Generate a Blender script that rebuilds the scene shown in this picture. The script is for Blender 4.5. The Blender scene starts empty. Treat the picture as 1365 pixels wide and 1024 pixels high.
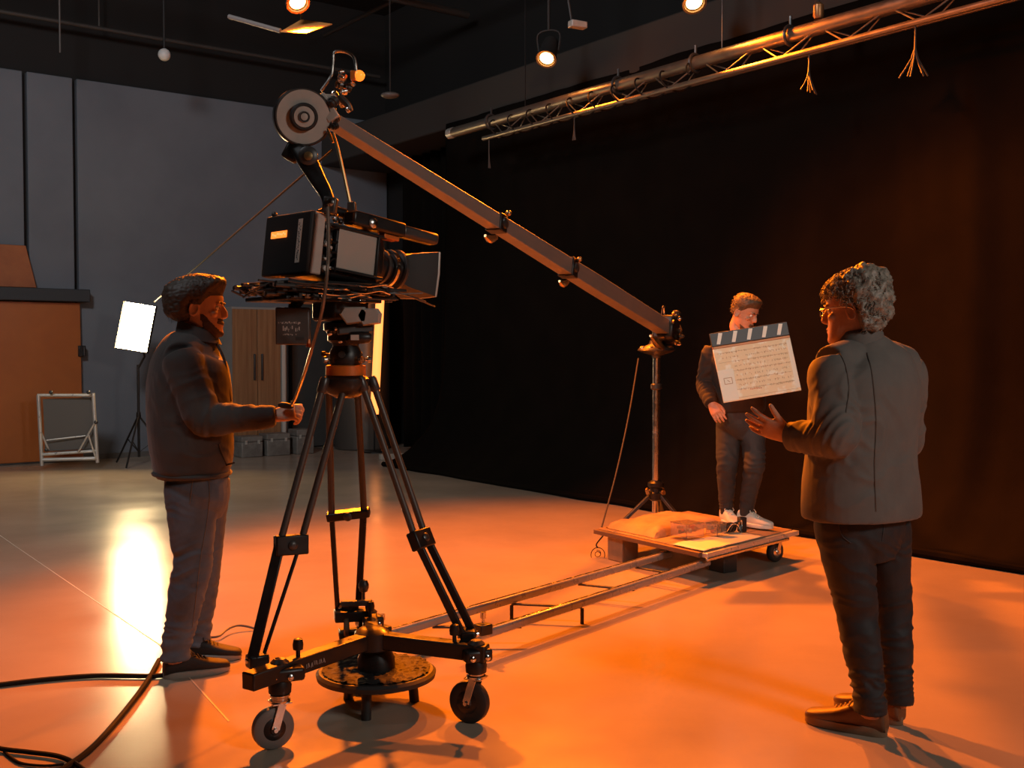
import bpy, bmesh, math, random
import numpy as np
from mathutils import Vector, Matrix, noise
from mathutils.bvhtree import BVHTree

random.seed(7)
SC = bpy.context.scene
COL = SC.collection
V = Vector

# ------------------------------------------------------------------ camera
FPX, CX, CY, EYE = 1447.0, 682.5, 512.0, 1.43
PITCH = math.atan(45.0 / FPX)
cd = bpy.data.cameras.new('camera')
cam = bpy.data.objects.new('camera', cd)
COL.objects.link(cam)
cam.location = (0, 0, EYE)
cam.rotation_euler = (math.pi / 2 - PITCH, 0, 0)
cd.sensor_width = 36.0
cd.lens = FPX / 1365.0 * 36.0
cd.clip_end = 100
SC.camera = cam

def ray(px, py):
    a, b = (px - CX) / FPX, -(py - CY) / FPX
    c, s = math.cos(PITCH), math.sin(PITCH)
    return V((a, c + b * s, -s + b * c))
def P(px, py, d):                       # pixel at distance d along +Y
    r = ray(px, py); r = r * (d / r.y)
    return V((r.x, r.y, r.z + EYE))
def G(px, py, z=0.0):                   # pixel on the level plane at height z
    r = ray(px, py); r = r * ((z - EYE) / r.z)
    return V((r.x, r.y, z))
def AB(a, b, z=0.0):                    # room axes: a along the grey wall, b along the curtain wall
    return V((.8 * a - .6 * b, .6 * a + .8 * b, z))

# ------------------------------------------------------------------ world, exposure
W = bpy.data.worlds.new('world'); SC.world = W
W.use_nodes = True
W.node_tree.nodes['Background'].inputs[0].default_value = (.9, .8, .7, 1)
W.node_tree.nodes['Background'].inputs[1].default_value = .004
SC.view_settings.view_transform = 'Standard'
SC.view_settings.look = 'None'
SC.view_settings.gamma = 1
SC.view_settings.use_curve_mapping = False
SC.view_settings.exposure = 0.0

# ------------------------------------------------------------------ lights
ORANGE = (1.0, .185, .005)
def area(name, loc, to, size, watts, col):
    l = bpy.data.lights.new(name, 'AREA'); l.shape = 'DISK'; l.size = size; l.energy = watts; l.color = col
    o = bpy.data.objects.new(name, l); COL.objects.link(o); o.location = loc
    o.rotation_euler = (V(to) - V(loc)).to_track_quat('-Z', 'Y').to_euler(); return o
def spot(name, loc, to, deg, watts, col, size=.06, blend=.4):
    l = bpy.data.lights.new(name, 'SPOT'); l.spot_size = math.radians(deg); l.spot_blend = blend
    l.energy = watts; l.color = col; l.shadow_soft_size = size
    o = bpy.data.objects.new(name, l); COL.objects.link(o); o.location = loc
    o.rotation_euler = (V(to) - V(loc)).to_track_quat('-Z', 'Y').to_euler(); return o
KEY = P(397, 4, 9.0)
spot('key_orange_spot', KEY + V((0, 0, -.1)), (1.3, 6.0, 0), 100, 4400, ORANGE, .12, .6)
# unseen warm fill, added high behind the camera to lift the figures
area('fill_light_warm', (4.6, -.4, 3.9), (.4, 4.8, 1.2), 1.2, 115, (1.0, .92, .83))
# narrow unseen spot added behind the camera to brighten the clapperboard
spot('slate_fill_spot', (-1.6, -.6, 3.9), P(1005, 500, 7.1), 15, 650, (1.0, .80, .56), .12, .5)
area('fill_light_cool', (-3.5, 3.0, 6.0), (-4.3, 14.5, 3.9), 1.5, 240, (.93, .96, 1.0)).data.spread = math.radians(150)  # unseen overhead fill added to light the grey wall

# ------------------------------------------------------------------ materials
MATS = {}
def mat(name, col, rough=.5, metal=0., var=None, bump=None, emit=None, spec=.5, coat=0., trans=0., rvar=None, stretch=(1, 1, 1), sheen=0.):
    if name in MATS: return MATS[name]
    m = bpy.data.materials.new(name); m.use_nodes = True
    nt = m.node_tree; b = nt.nodes['Principled BSDF']
    b.inputs['Base Color'].default_value = (*col, 1)
    b.inputs['Roughness'].default_value = rough
    b.inputs['Metallic'].default_value = metal
    b.inputs['Specular IOR Level'].default_value = spec
    b.inputs['Coat Weight'].default_value = coat
    b.inputs['Transmission Weight'].default_value = trans
    b.inputs['Sheen Weight'].default_value = sheen
    tc = nt.nodes.new('ShaderNodeTexCoord'); mp = nt.nodes.new('ShaderNodeMapping')
    mp.inputs['Scale'].default_value = stretch
    nt.links.new(tc.outputs['Object'], mp.inputs['Vector'])
    def nz(scale, det=6, rg=.6):
        n = nt.nodes.new('ShaderNodeTexNoise'); n.inputs['Scale'].default_value = scale
        n.inputs['Detail'].default_value = det; n.inputs['Roughness'].default_value = rg
        nt.links.new(mp.outputs['Vector'], n.inputs['Vector']); return n
    if var:                                        # (scale, other colour, low, high)
        n = nz(var[0]); r = nt.nodes.new('ShaderNodeMapRange')
        r.inputs[1].default_value = var[2] if len(var) > 2 else .35
        r.inputs[2].default_value = var[3] if len(var) > 3 else .65
        nt.links.new(n.outputs['Fac'], r.inputs[0])
        mx = nt.nodes.new('ShaderNodeMix'); mx.data_type = 'RGBA'
        mx.inputs['A'].default_value = (*col, 1); mx.inputs['B'].default_value = (*var[1], 1)
        nt.links.new(r.outputs[0], mx.inputs['Factor'])
        nt.links.new(mx.outputs['Result'], b.inputs['Base Color'])
    if rvar:                                       # (scale, low, high) roughness
        n = nz(rvar[0]); r = nt.nodes.new('ShaderNodeMapRange')
        r.inputs[1].default_value = .3; r.inputs[2].default_value = .7
        r.inputs[3].default_value = rvar[1]; r.inputs[4].default_value = rvar[2]
        nt.links.new(n.outputs['Fac'], r.inputs[0]); nt.links.new(r.outputs[0], b.inputs['Roughness'])
    if bump:                                       # (scale, strength, distance)
        n = nz(bump[0]); bp = nt.nodes.new('ShaderNodeBump')
        bp.inputs['Strength'].default_value = bump[1]
        bp.inputs['Distance'].default_value = bump[2] if len(bump) > 2 else .01
        nt.links.new(n.outputs['Fac'], bp.inputs['Height']); nt.links.new(bp.outputs['Normal'], b.inputs['Normal'])
    if emit:
        b.inputs['Emission Color'].default_value = (*emit[0], 1)
        b.inputs['Emission Strength'].default_value = emit[1]
    MATS[name] = m
    return m

M_floor = mat('floor_vinyl', (.43, .345, .265), .3, var=(1.1, (.36, .285, .215), .3, .72), rvar=(1.6, .17, .27), bump=(60, .02, .001))
M_wall = mat('wall_grey_paint', (.155, .165, .185), .75, var=(.8, (.125, .135, .155)))
M_dark = mat('dark_room_paint', (.010, .008, .007), .85)
M_black = mat('black_metal', (.012, .011, .011), .38, .1, rvar=(14, .25, .5))
M_blackm = mat('black_matte', (.014, .012, .011), .65)
M_rubber = mat('black_rubber', (.02, .018, .017), .6, bump=(60, .1))
M_anod = mat('dark_grey_metal', (.075, .072, .07), .42, .6, rvar=(12, .3, .5))
M_leg = mat('leg_tube_metal', (.09, .08, .072), .45, .5)
M_grey = mat('grey_enamel', (.46, .43, .39), .4, .1, var=(8, (.38, .355, .32)))
M_chrome = mat('chrome', (.72, .69, .65), .16, 1.0, rvar=(20, .1, .3))
M_alu = mat('aluminium', (.72, .68, .62), .35, .6, rvar=(15, .25, .42))
M_gold = mat('brassy_metal', (.55, .36, .16), .3, .9)
M_cable = mat('cable_rubber', (.012, .010, .009), .75, spec=.15)
M_curtain = mat('black_curtain', (.0065, .0048, .0036), .95, var=(3, (.005, .0037, .0028)), bump=(160, .25, .004), spec=.05)
M_orangep = mat('orange_paint', (.42, .115, .025), .32, var=(1.6, (.36, .095, .022)))
M_oranger = mat('orange_anodised', (.62, .16, .025), .35, .2)
M_ob = mat('lamp_orange_glow', (1, .5, .2), .4, emit=((1.0, .62, .25), 30))

# ------------------------------------------------------------------ mesh builder
def basis(t, ref=None):
    t = t.normalized()
    r = V(ref) if ref is not None else (V((0, 0, 1)) if abs(t.z) < .9 else V((1, 0, 0)))
    x = r.cross(t)
    if x.length < 1e-6: x = V((1, 0, 0)).cross(t)
    x.normalize(); y = t.cross(x).normalized()
    return x, y
def catmull(pts, n):
    """pts: list of tuples (any length); returns n samples"""
    A = np.array([list(p) for p in pts], float)
    k = len(A)
    if k < 3:
        return [A[0] + (A[-1] - A[0]) * i / (n - 1) for i in range(n)]
    E = np.vstack([2 * A[0] - A[1], A, 2 * A[-1] - A[-2]])
    out = []
    for i in range(n):
        u = i / (n - 1) * (k - 1); j = min(int(u), k - 2); t = u - j
        p0, p1, p2, p3 = E[j], E[j + 1], E[j + 2], E[j + 3]
        out.append(.5 * (2 * p1 + (p2 - p0) * t + (2 * p0 - 5 * p1 + 4 * p2 - p3) * t * t + (3 * p1 - p0 - 3 * p2 + p3) * t ** 3))
    return out

class MB:
    def __init__(s): s.v = []; s.f = []
    def add(s, vs, fs):
        o = len(s.v); s.v += [V(v) for v in vs]; s.f += [tuple(i + o for i in f) for f in fs]; return s
    def box(s, c, size, rot=None):
        c = V(c); h = V(size) / 2
        R = rot if rot is not None else Matrix.Identity(3)
        vs = [c + R @ V((x * h.x, y * h.y, z * h.z)) for z in (-1, 1) for y in (-1, 1) for x in (-1, 1)]
        return s.add(vs, [(0, 2, 3, 1), (4, 5, 7, 6), (0, 1, 5, 4), (2, 6, 7, 3), (0, 4, 6, 2), (1, 3, 7, 5)])
    def bar(s, p, q, w, h, ref=None):              # rectangular bar from p to q
        p, q = V(p), V(q); x, y = basis(q - p, ref)
        vs = [c + x * (a * w / 2) + y * (b * h / 2) for c in (p, q) for b in (-1, 1) for a in (-1, 1)]
        return s.add(vs, [(0, 1, 3, 2), (4, 6, 7, 5), (0, 4, 5, 1), (2, 3, 7, 6), (0, 2, 6, 4), (1, 5, 7, 3)])
    def rings(s, rings, cap=True, closed=False):
        n = len(rings[0]); o = len(s.v)
        for r in rings: s.v += [V(p) for p in r]
        m = len(rings)
        for i in range(m if closed else m - 1):
            a, b = o + i * n, o + ((i + 1) % m) * n
            for j in range(n):
                k = (j + 1) % n
                s.f.append((a + j, a + k, b + k, b + j))
        if cap and not closed:
            s.f.append(tuple(o + j for j in reversed(range(n))))
            s.f.append(tuple(o + (m - 1) * n + j for j in range(n)))
        return s
    def tube(s, pts, r, seg=10, smooth=0, closed=False, ref=None):
        pts = [V(p) for p in pts]
        rs = list(r) if isinstance(r, (list, tuple)) else [r] * len(pts)
        if smooth:
            q = catmull([(*p, a) for p, a in zip(pts, rs)], smooth)
            pts = [V(a[:3]) for a in q]; rs = [float(a[3]) for a in q]
        rings = []; xp = None; n = len(pts)
        for i, p in enumerate(pts):
            if closed: t = pts[(i + 1) % n] - pts[i - 1]
            else: t = pts[min(i + 1, n - 1)] - pts[max(i - 1, 0)]
            if t.length < 1e-9: t = V((0, 0, 1))
            t.normalize()
            if xp is None: x, y = basis(t, ref)
            else:
                x = xp - t * xp.dot(t)
                if x.length < 1e-6: x, _ = basis(t)
                x.normalize(); y = t.cross(x)
            xp = x
            rings.append([p + (x * math.cos(2 * math.pi * k / seg) + y * math.sin(2 * math.pi * k / seg)) * rs[i] for k in range(seg)])
        return s.rings(rings, closed=closed)
    def ell(s, ctrl, side, seg=24, n=24, power=2.0):
        """limb / torso loft. ctrl: (centre, r_side, r_other). side: vector for the r_side axis"""
        q = catmull([(*c, a, b) for c, a, b in ctrl], n)
        rings = []; m = len(q)
        for i in range(m):
            p = V(q[i][:3]); t = V(q[min(i + 1, m - 1)][:3]) - V(q[max(i - 1, 0)][:3])
            t.normalize(); x = V(side) - t * V(side).dot(t); x.normalize(); y = t.cross(x)
            ring = []
            for k in range(seg):
                an = 2 * math.pi * k / seg; c, w = math.cos(an), math.sin(an)
                e = 2 / power
                ring.append(p + x * (math.copysign(abs(c) ** e, c) * max(q[i][3], .001)) + y * (math.copysign(abs(w) ** e, w) * max(q[i][4], .001)))
            rings.append(ring)
        return s.rings(rings)
    def ball(s, c, r, seg=16, rot=None):
        r = V((r, r, r)) if isinstance(r, (int, float)) else V(r); c = V(c)
        R = rot if rot is not None else Matrix.Identity(3); m = max(6, seg // 2); rings = []
        for i in range(1, m):
            th = math.pi * i / m
            rings.append([c + R @ V((r.x * math.sin(th) * math.cos(2 * math.pi * k / seg), r.y * math.sin(th) * math.sin(2 * math.pi * k / seg), -r.z * math.cos(th))) for k in range(seg)])
        return s.rings(rings)
    def lathe(s, c, axis, prof, seg=24, ref=None):  # prof: (radius, along)
        c = V(c); a = V(axis).normalized(); x, y = basis(a, ref)
        return s.rings([[c + a * h + (x * math.cos(2 * math.pi * k / seg) + y * math.sin(2 * math.pi * k / seg)) * max(r, .0004) for k in range(seg)] for r, h in prof])
    def cyl(s, p, q, r, seg=20): 
        p, q = V(p), V(q); return s.lathe(p, q - p, [(r, 0), (r, (q - p).length)], seg)
    def quad(s, a, b, c, d, thick=None, nrm=None):
        a, b, c, d = V(a), V(b), V(c), V(d)
        n = V(nrm) if nrm is not None else (b - a).cross(d - a).normalized()
        t = n * (thick or .004)
        return s.add([a, b, c, d, a - t, b - t, c - t, d - t], [(0, 1, 2, 3), (7, 6, 5, 4), (0, 4, 5, 1), (1, 5, 6, 2), (2, 6, 7, 3), (3, 7, 4, 0)])
    def prism(s, poly, off):                        # poly: world points, extruded by off
        off = V(off); n = len(poly); p = [V(a) for a in poly]
        return s.add(p + [a + off for a in p], [tuple(reversed(range(n))), tuple(range(n, 2 * n))] + [(i, (i + 1) % n, n + (i + 1) % n, n + i) for i in range(n)])
    def xf(s, Mx):
        s.v = [Mx @ v for v in s.v]; return s
    def build(s, name, m, parent=None, bevel=0., smooth=True, angle=38, kind=None):
        root = parent
        while root is not None and root.parent is not None: root = root.parent
        o0 = V(root.location) if root is not None else V((0, 0, 0))
        me = bpy.data.meshes.new(name)
        me.from_pydata([tuple(v - o0) for v in s.v], [], s.f); me.update()
        bm = bmesh.new(); bm.from_mesh(me); bmesh.ops.recalc_face_normals(bm, faces=bm.faces); bm.to_mesh(me); bm.free()
        if smooth:
            me.polygons.foreach_set('use_smooth', [True] * len(me.polygons)); me.set_sharp_from_angle(angle=math.radians(angle))
        me.materials.append(m)
        o = bpy.data.objects.new(name, me); COL.objects.link(o)
        if parent is not None: o.parent = parent
        if bevel:
            b = o.modifiers.new('edge', 'BEVEL'); b.width = bevel; b.segments = 2; b.limit_method = 'ANGLE'; b.angle_limit = math.radians(40)
        if kind: o['kind'] = kind
        return o

def tag(o, label, cat, group=None):
    o['label'] = label; o['category'] = cat
    if group: o['group'] = group
    return o
def thing(name, label, cat, loc=(0, 0, 0), group=None):
    o = bpy.data.objects.new(name, None); COL.objects.link(o); o.location = loc; o.empty_display_size = .1
    return tag(o, label, cat, group)
def single(name, mb, m, label, cat, loc, group=None, **k):
    """a thing that is one mesh, origin at its base"""
    loc = V(loc); mb.v = [v - loc for v in mb.v]
    o = mb.build(name, m, None, **k); o.location = loc
    return tag(o, label, cat, group)
def struct(o): o['kind'] = 'structure'; return o
def rotz(a): return Matrix.Rotation(a, 3, 'Z')
def frame3(x, y, z): return Matrix((x, y, z)).transposed()

# ------------------------------------------------------------------ room shell
WB = 14.65                                        # grey wall
def wall_a(px):
    r = (px - CX) / FPX; y = WB / (.8 - .6 * r); return .8 * r * y + .6 * y
RW = 8.6; RC = -5.5; RB = -6.0; HC = 6.6
def slab(name, pts, off, m): return struct(MB().prism(pts, off).build(name, m, smooth=False))
slab('floor', [AB(RC, RB), AB(RW, RB), AB(RW, WB + .2), AB(RC, WB + .2)], (0, 0, -.1), M_floor)
slab('ceiling', [AB(RC, RB, HC), AB(RW, RB, HC), AB(RW, WB + .2, HC), AB(RC, WB + .2, HC)], (0, 0, .1), M_dark)
slab('wall_right', [AB(RW, RB), AB(RW, WB + .2), AB(RW, WB + .2, HC), AB(RW, RB, HC)], AB(.1, 0), M_dark)
slab('wall_left', [AB(RC, RB), AB(RC, WB + .2), AB(RC, WB + .2, HC), AB(RC, RB, HC)], AB(-.1, 0), M_dark)
slab('wall_rear', [AB(RC, RB), AB(RW, RB), AB(RW, RB, HC), AB(RC, RB, HC)], AB(0, -.1), M_dark)
wb = slab('wall_back', [AB(RC, WB + .1), AB(RW, WB + .1), AB(RW, WB + .1, HC), AB(RC, WB + .1, HC)], AB(0, .1), M_dark)
WT = 4.93
seams = [RC, wall_a(38), wall_a(104), RW]
for i in range(3):
    g = .025
    MB().prism([AB(seams[i] + g, WB), AB(seams[i + 1] - g, WB), AB(seams[i + 1] - g, WB, WT), AB(seams[i] + g, WB, WT)], AB(0, .1)).build('wall_panel', M_wall, wb, bevel=.012)
sof = MB().prism([AB(7.45, RB, 4.16), AB(RW, RB, 4.16), AB(RW, RB, 4.62), AB(7.45, RB, 4.62)], AB(0, WB - RB))
struct(sof.build('trim_1', mat('soffit_paint', (.035, .029, .025), .75), bevel=.02))
slab('baseboard_back', [AB(RC, WB - .015), AB(RW, WB - .015), AB(RW, WB - .015, .07), AB(RC, WB - .015, .07)], AB(0, .02), mat('baseboard_grey', (.1, .09, .08), .5))
# thin joint line welded in the floor covering
j0, j1, j2 = G(20, 728), G(213, 860), G(305, 962)
jm = MB()
for a, b in ((G(-60, 672), j0), (j0, j1), (j1, j2)): jm.bar(a + V((0, 0, .0005)), b + V((0, 0, .0005)), .007, .002)
struct(jm.build('trim_2', mat('weld_line', (.62, .52, .42), .4)))

# ------------------------------------------------------------------ curtains
def curtain(name, label, fn, nu, nv, group='black curtains'):
    vs = [fn(i / nu, j / nv) for j in range(nv + 1) for i in range(nu + 1)]
    fs = [(j * (nu + 1) + i, j * (nu + 1) + i + 1, (j + 1) * (nu + 1) + i + 1, (j + 1) * (nu + 1) + i) for j in range(nv) for i in range(nu)]
    mb = MB().add(vs, fs)
    base = V(fn(.5, 0)); base.z = 0
    o = single(name, mb, M_curtain, label, 'curtain', base, group)
    so = o.modifiers.new('cloth', 'SOLIDIFY'); so.thickness = .006
    return o
def big(u, t):                                     # u along the wall (0 = far end), t up
    b = 11.25 - u * 17.0
    z = 4.2 * (t ** 1.35)
    fl = math.exp(-z / .38)
    a = 7.42 - .62 * fl
    b += .42 * fl * math.exp(-u * 17 / 1.0) - .30 * (1 - fl) * math.exp(-u * 17 / .5) * 0
    k = noise.noise(V((b * 1.4, z * .12, 3))) * .07 + noise.noise(V((b * 5.0, z * .25, 1))) * .018
    k += .045 * fl * noise.noise(V((b * 3.3, z * 5, 9)))
    z2 = .012 + z + .035 * fl * (noise.noise(V((b * 2.1, 4, 4))) + .4) * (1 if z < .3 else 0)
    return AB(a + k, b, max(.012, z2))
curtain('stage_curtain', 'huge black backdrop curtain trailing onto the floor below the lighting truss', big, 340, 44)
def leg(u, t):
    b = 11.6 + u * 1.8; z = .05 + 4.1 * t
    return AB(8.15 + .09 * math.sin(u * 44 + .5 * math.sin(u * 9)) + .03 * noise.noise(V((b * 4, z, 0))), b, z)
curtain('side_curtain', 'narrow pleated black curtain in the corner beside the grey wall', leg, 160, 12)
# dark roll of cloth at the backdrop's foot
mb = MB(); pts = []
for i in range(40):
    b = 11.62 - i * .42
    pts.append(AB(6.74 + .06 * noise.noise(V((b * 1.3, 0, 7))), b, .03))
mb.tube(pts, [.03 + .012 * noise.noise(V((i * .7, 2, 0))) for i in range(40)], 8, smooth=160)
single('curtain_weight', mb, M_curtain, 'dark rolled cloth weight lying along the foot of the backdrop curtain', 'cloth roll', AB(6.74, 11.6))

# ------------------------------------------------------------------ things along the grey wall
ua, ub = AB(1, 0), AB(0, 1)                        # unit vectors
# orange door leaf with hinge, dark lintel box, orange flag board
a0, a1 = wall_a(-70), wall_a(107)
d = thing('door_1', 'wide glossy orange door standing against the grey wall', 'door', AB((a0 + a1) / 2, WB - .12)); struct(d)
MB().prism([AB(a0, WB - .10, .02), AB(a1, WB - .10, .02), AB(a1 - .02, WB - .10, 2.04), AB(a0, WB - .10, 2.04)], AB(0, .06)).build('door_leaf', M_orangep, d, bevel=.008)
hz = 1.42
hg = MB().box(AB(a1 - .01, WB - .11, hz), (.09, .06, .14), rotz(math.atan2(.6, .8))).build('hinge', M_black, d, bevel=.006)
MB().cyl(AB(a1 + .01, WB - .15, hz - .06), AB(a1 + .01, WB - .15, hz + .06), .012).build('hinge_pin', M_anod, hg)
MB().box(AB((a0 + a1) / 2, WB - .10, .012), (a1 - a0, .05, .02), rotz(math.atan2(.6, .8))).build('threshold', M_anod, d)
l = MB().box(AB((a0 + a1) / 2 + .02, WB - .11, 2.13), (a1 - a0 + .12, .2, .16), rotz(math.atan2(.6, .8)))
struct(l.build('trim_3', mat('lintel_grey', (.035, .037, .04), .7), bevel=.01))
b0, b1, b2 = wall_a(-90), wall_a(47), wall_a(34)
single('flag_board', MB().prism([AB(b0, WB - .13, 2.215), AB(b1, WB - .13, 2.215), AB(b2, WB - .1, 2.74), AB(b0, WB - .1, 2.74)], AB(0, .025)), mat('orange_board', (.36, .105, .028), .55, var=(5, (.28, .075, .02))),
       'slanted orange board resting on the dark lintel above the orange door', 'board', AB((b0 + b1) / 2, WB - .12, 2.215), bevel=.006)

# folded aluminium stage frame leaning before the door
fd = 13.0
def fp(px, py, k=0.): return P(px, py, fd + k)
fr = thing('aluminium_frame', 'bare aluminium folding frame standing on the floor before the orange door', 'metal frame', G(92, 622))
q = lambda px, py, k=0.: fp(px, py, k)
for x0, y0, x1, y1, kk in ((51, 527, 56, 621, 0), (124, 524, 130, 617, .1)):
    MB().tube([q(x0, y0, kk), q(x1, y1, kk)], .022, 12).build('post', M_alu, fr)
for x0, y0, x1, y1, r_ in ((50, 527, 126, 527, .02), (55, 606, 130, 601, .02), (57, 613, 130, 611, .024)):
    MB().tube([q(x0, y0), q(x1, y1, .1)], r_, 12).build('crossbar', M_alu, fr)
MB().tube([q(62, 587), q(114, 581, .1)], .008, 8).build('tie_rod', M_alu, fr)
for x0, y0, x1, y1 in ((53, 572, 65, 600), (104, 603, 126, 564), (118, 580, 128, 612)):
    MB().tube([q(x0, y0, .02), q(x1, y1, .06)], .011, 8).build('brace', M_alu, fr)
for x, y in ((68, 523), (118, 523), (62, 600), (128, 563)):
    MB().ball(q(x, y, -.02), .025, 10).build('clamp_knob', M_anod, fr)
MB().prism([q(57, 532, .06), q(122, 530, .16), q(126, 598, .16), q(60, 602, .06)], (0, .01, 0)).build('infill_panel', mat('smoked_sheet', (.13, .115, .10), .35), fr)

# LED panel on a light stand
LD = 13.3
led = thing('led_panel_light', 'glowing rectangular LED panel on a thin black light stand', 'studio light', G(184, 625))
cP = P(181, 436, LD); ca = math.radians(14); FX = V((math.cos(ca), 0, -math.sin(ca) * .1)); 
X = V((.985, 0, -.16)); Z = V((.21, .12, .97)).normalized(); Y = Z.cross(X).normalized(); Z = X.cross(Y).normalized()
R = frame3(X.normalized(), Y, Z.normalized())
w_, h_ = .37, .57
MB().box(cP + Y * .035, (w_ + .02, .06, h_ + .02), R).build('housing', M_blackm, led, bevel=.01)
MB().box(cP, (w_, .012, h_), R).build('diffuser', mat('led_face', (1, .9, .75), .4, emit=((1.0, .70, .34), 135)), led)
for sgn in (-1, 1):
    MB().box(cP + X * sgn * (w_ / 2 + .016) + Y * .0, (.008, .05, h_ + .02), R).build('side_rail', M_blackm, led)
bp = P(191, 470, LD + .12); foot = G(184, 625); foot.y = LD + .2; foot.x = (184 - CX) / FPX * foot.y
MB().tube([V((foot.x, foot.y, .1)), V((foot.x, foot.y, 1.25))], .016, 10).build('stand_pole', M_black, led)
MB().tube([V((foot.x, foot.y, 1.2)), bp + V((0, .05, -.05)), cP + Y * .07], .014, 8).build('yoke_arm', M_black, led)
for k in range(3):
    an = .5 + k * 2.094
    e = V((foot.x + .42 * math.cos(an), foot.y + .42 * math.sin(an), .012))
    MB().tube([V((foot.x, foot.y, .62)), e], .012, 8).build('leg', M_black, led)
    MB().tube([V((foot.x, foot.y, .16)), (V((foot.x, foot.y, .62)) + e) * .5], .007, 6).build('strut', M_black, led)
MB().lathe((foot.x, foot.y, .58), (0, 0, 1), [(.025, 0), (.03, .03), (.025, .08)]).build('collar', M_black, led)

# wooden cupboard with a pale side, against the wall
wa0, wa1 = wall_a(286), wall_a(350)
cb = thing('wooden_cupboard', 'tall wood-grained cupboard with a pale grey side beside the man in jeans', 'cupboard', AB((wa0 + wa1) / 2, WB - .45))
M_wood = mat('wood_grain', (.34, .17, .075), .5, var=(3, (.20, .085, .035), .3, .7), stretch=(9, 9, .35), bump=(30, .05))
M_pale = mat('pale_laminate', (.30, .27, .24), .55, var=(2, (.26, .235, .21)))
def abox(a0, a1, b0, b1, z0, z1): return MB().prism([AB(a0, b0, z0), AB(a1, b0, z0), AB(a1, b1, z0), AB(a0, b1, z0)], (0, 0, z1 - z0))
HB = 2.02
abox(wa0, wa1, WB - .62, WB - .03, .03, HB).build('carcass', M_pale, cb, bevel=.004)
wm = (wa0 + wa1) / 2
for x0, x1, hx in ((wa0, wm - .004, wm - .05), (wm + .004, wa1 - .02, wm + .06)):
    dr = abox(x0, x1, WB - .645, WB - .622, .08, HB - .03).build('cupboard_door', M_wood, cb, bevel=.003)
    hb = MB().bar(AB(hx, WB - .66, 1.02), AB(hx, WB - .66, 1.38), .035, .02, ua); hb.build('handle', M_anod, dr, bevel=.004)
abox(wa1, wa1 + .05, WB - .66, WB - .03, 0, HB + .01).build('side_panel', mat('white_edge', (.50, .46, .41), .5), cb, bevel=.004)
abox(wa1 + .0501, wa1 + .14, WB - .5, WB - .03, 0, HB - .25).build('edge_board', mat('white_edge2', (.42, .385, .34), .5), cb, bevel=.004)
abox(wa0, wa1, WB - .6, WB - .05, 0, .03).build('plinth', M_dark, cb)
# grey boxes at its foot
M_crate = mat('crate_grey', (.22, .20, .175), .5, var=(6, (.13, .11, .095)))
for k, (aa, w, h) in enumerate(((wa0 + .12, .30, .28), (wa0 + .50, .34, .30), (wa1 + .18, .26, .34))):
    c = thing('equipment_case', ('small grey equipment case at the left foot of the wooden cupboard', 'wide grey equipment case in front of the cupboard doors', 'upright grey equipment case by the cupboard\'s pale side')[k], 'case', AB(aa, WB - .85), 'cases before the cupboard')
    abox(aa - w / 2, aa + w / 2, WB - 1.0, WB - .72, .0, h * .72).build('case_body', M_crate, c, bevel=.012)
    abox(aa - w / 2, aa + w / 2, WB - 1.0, WB - .72, h * .73, h).build('lid', M_crate, c, bevel=.012)
    for s_ in (-.3, .3): MB().box(AB(aa + s_ * w, WB - 1.004, h * .72), (.03, .012, .05), rotz(math.atan2(.6, .8))).build('latch', M_alu, c)
# grey-black flat next to it and a dark round pillar with an upright orange tube light
fl = thing('scenery_flat', 'dark grey scenery flat leaning on the wall right of the cupboard', 'flat', AB(wall_a(424), WB - .12))
abox(wall_a(384), wall_a(470), WB - .14, WB - .10, 0.02, 2.5).build('flat_board', mat('flat_grey', (.045, .042, .038), .7, var=(3, (.035, .032, .03))), fl, bevel=.004)
for px in (386, 468): abox(wall_a(px) - .03, wall_a(px) + .03, WB - .09, WB - .05, 0, 2.5).build('flat_frame', M_dark, fl)
pc = AB(7.72, WB - .72); pr = .40
pl = thing('backdrop_roll', 'tall dark satin roll standing on end beside the corner curtain', 'backdrop roll', pc)
prof = [(pr - .02, 0), (pr, .02), (pr, 3.0), (pr - .02, 3.02)]
MB().lathe(pc, (0, 0, 1), prof, 48).build('roll', mat('satin_grey', (.11, .095, .082), .35, .4, rvar=(3, .28, .4)), pl)
MB().lathe(pc, (0, 0, 1), [(pr * .4, 3.0), (pr * .4, 3.06), (pr * .33, 3.06), (pr * .33, 3.0)], 32).build('core', M_dark, pl)
MB().tube([pc + V((pr * 1.004 * math.cos(t / 24 * 2 * math.pi), pr * 1.004 * math.sin(t / 24 * 2 * math.pi), 2.25)) for t in range(24)], .006, 6, closed=True).build('tie_band', M_black, pl)
td = pc.y - .62
t0, t1 = P(499, 552, td), P(508, 372, td)
tl = thing('tube_light', 'upright glowing orange tube light in front of the dark backdrop roll', 'tube light', V((t0.x, t0.y, 0)))
MB().tube([t0, t1], .06, 16).build('glow_tube', mat('tube_glow', (1, .5, .2), .4, emit=((1.0, .27, .055), 2.2)), tl)
MB().tube([V((t0.x, t0.y, .03)), t0], .012, 8).build('stem', M_black, tl)
MB().lathe((t0.x, t0.y, 0), (0, 0, 1), [(.16, 0), (.16, .02), (.03, .035)], 24).build('base_plate', M_black, tl)
for p_, q_ in ((t0, t0 - (t1 - t0).normalized() * .06), (t1, t1 + (t1 - t0).normalized() * .06)): MB().cyl(p_, q_, .065).build('end_cap', M_black, tl)
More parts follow.
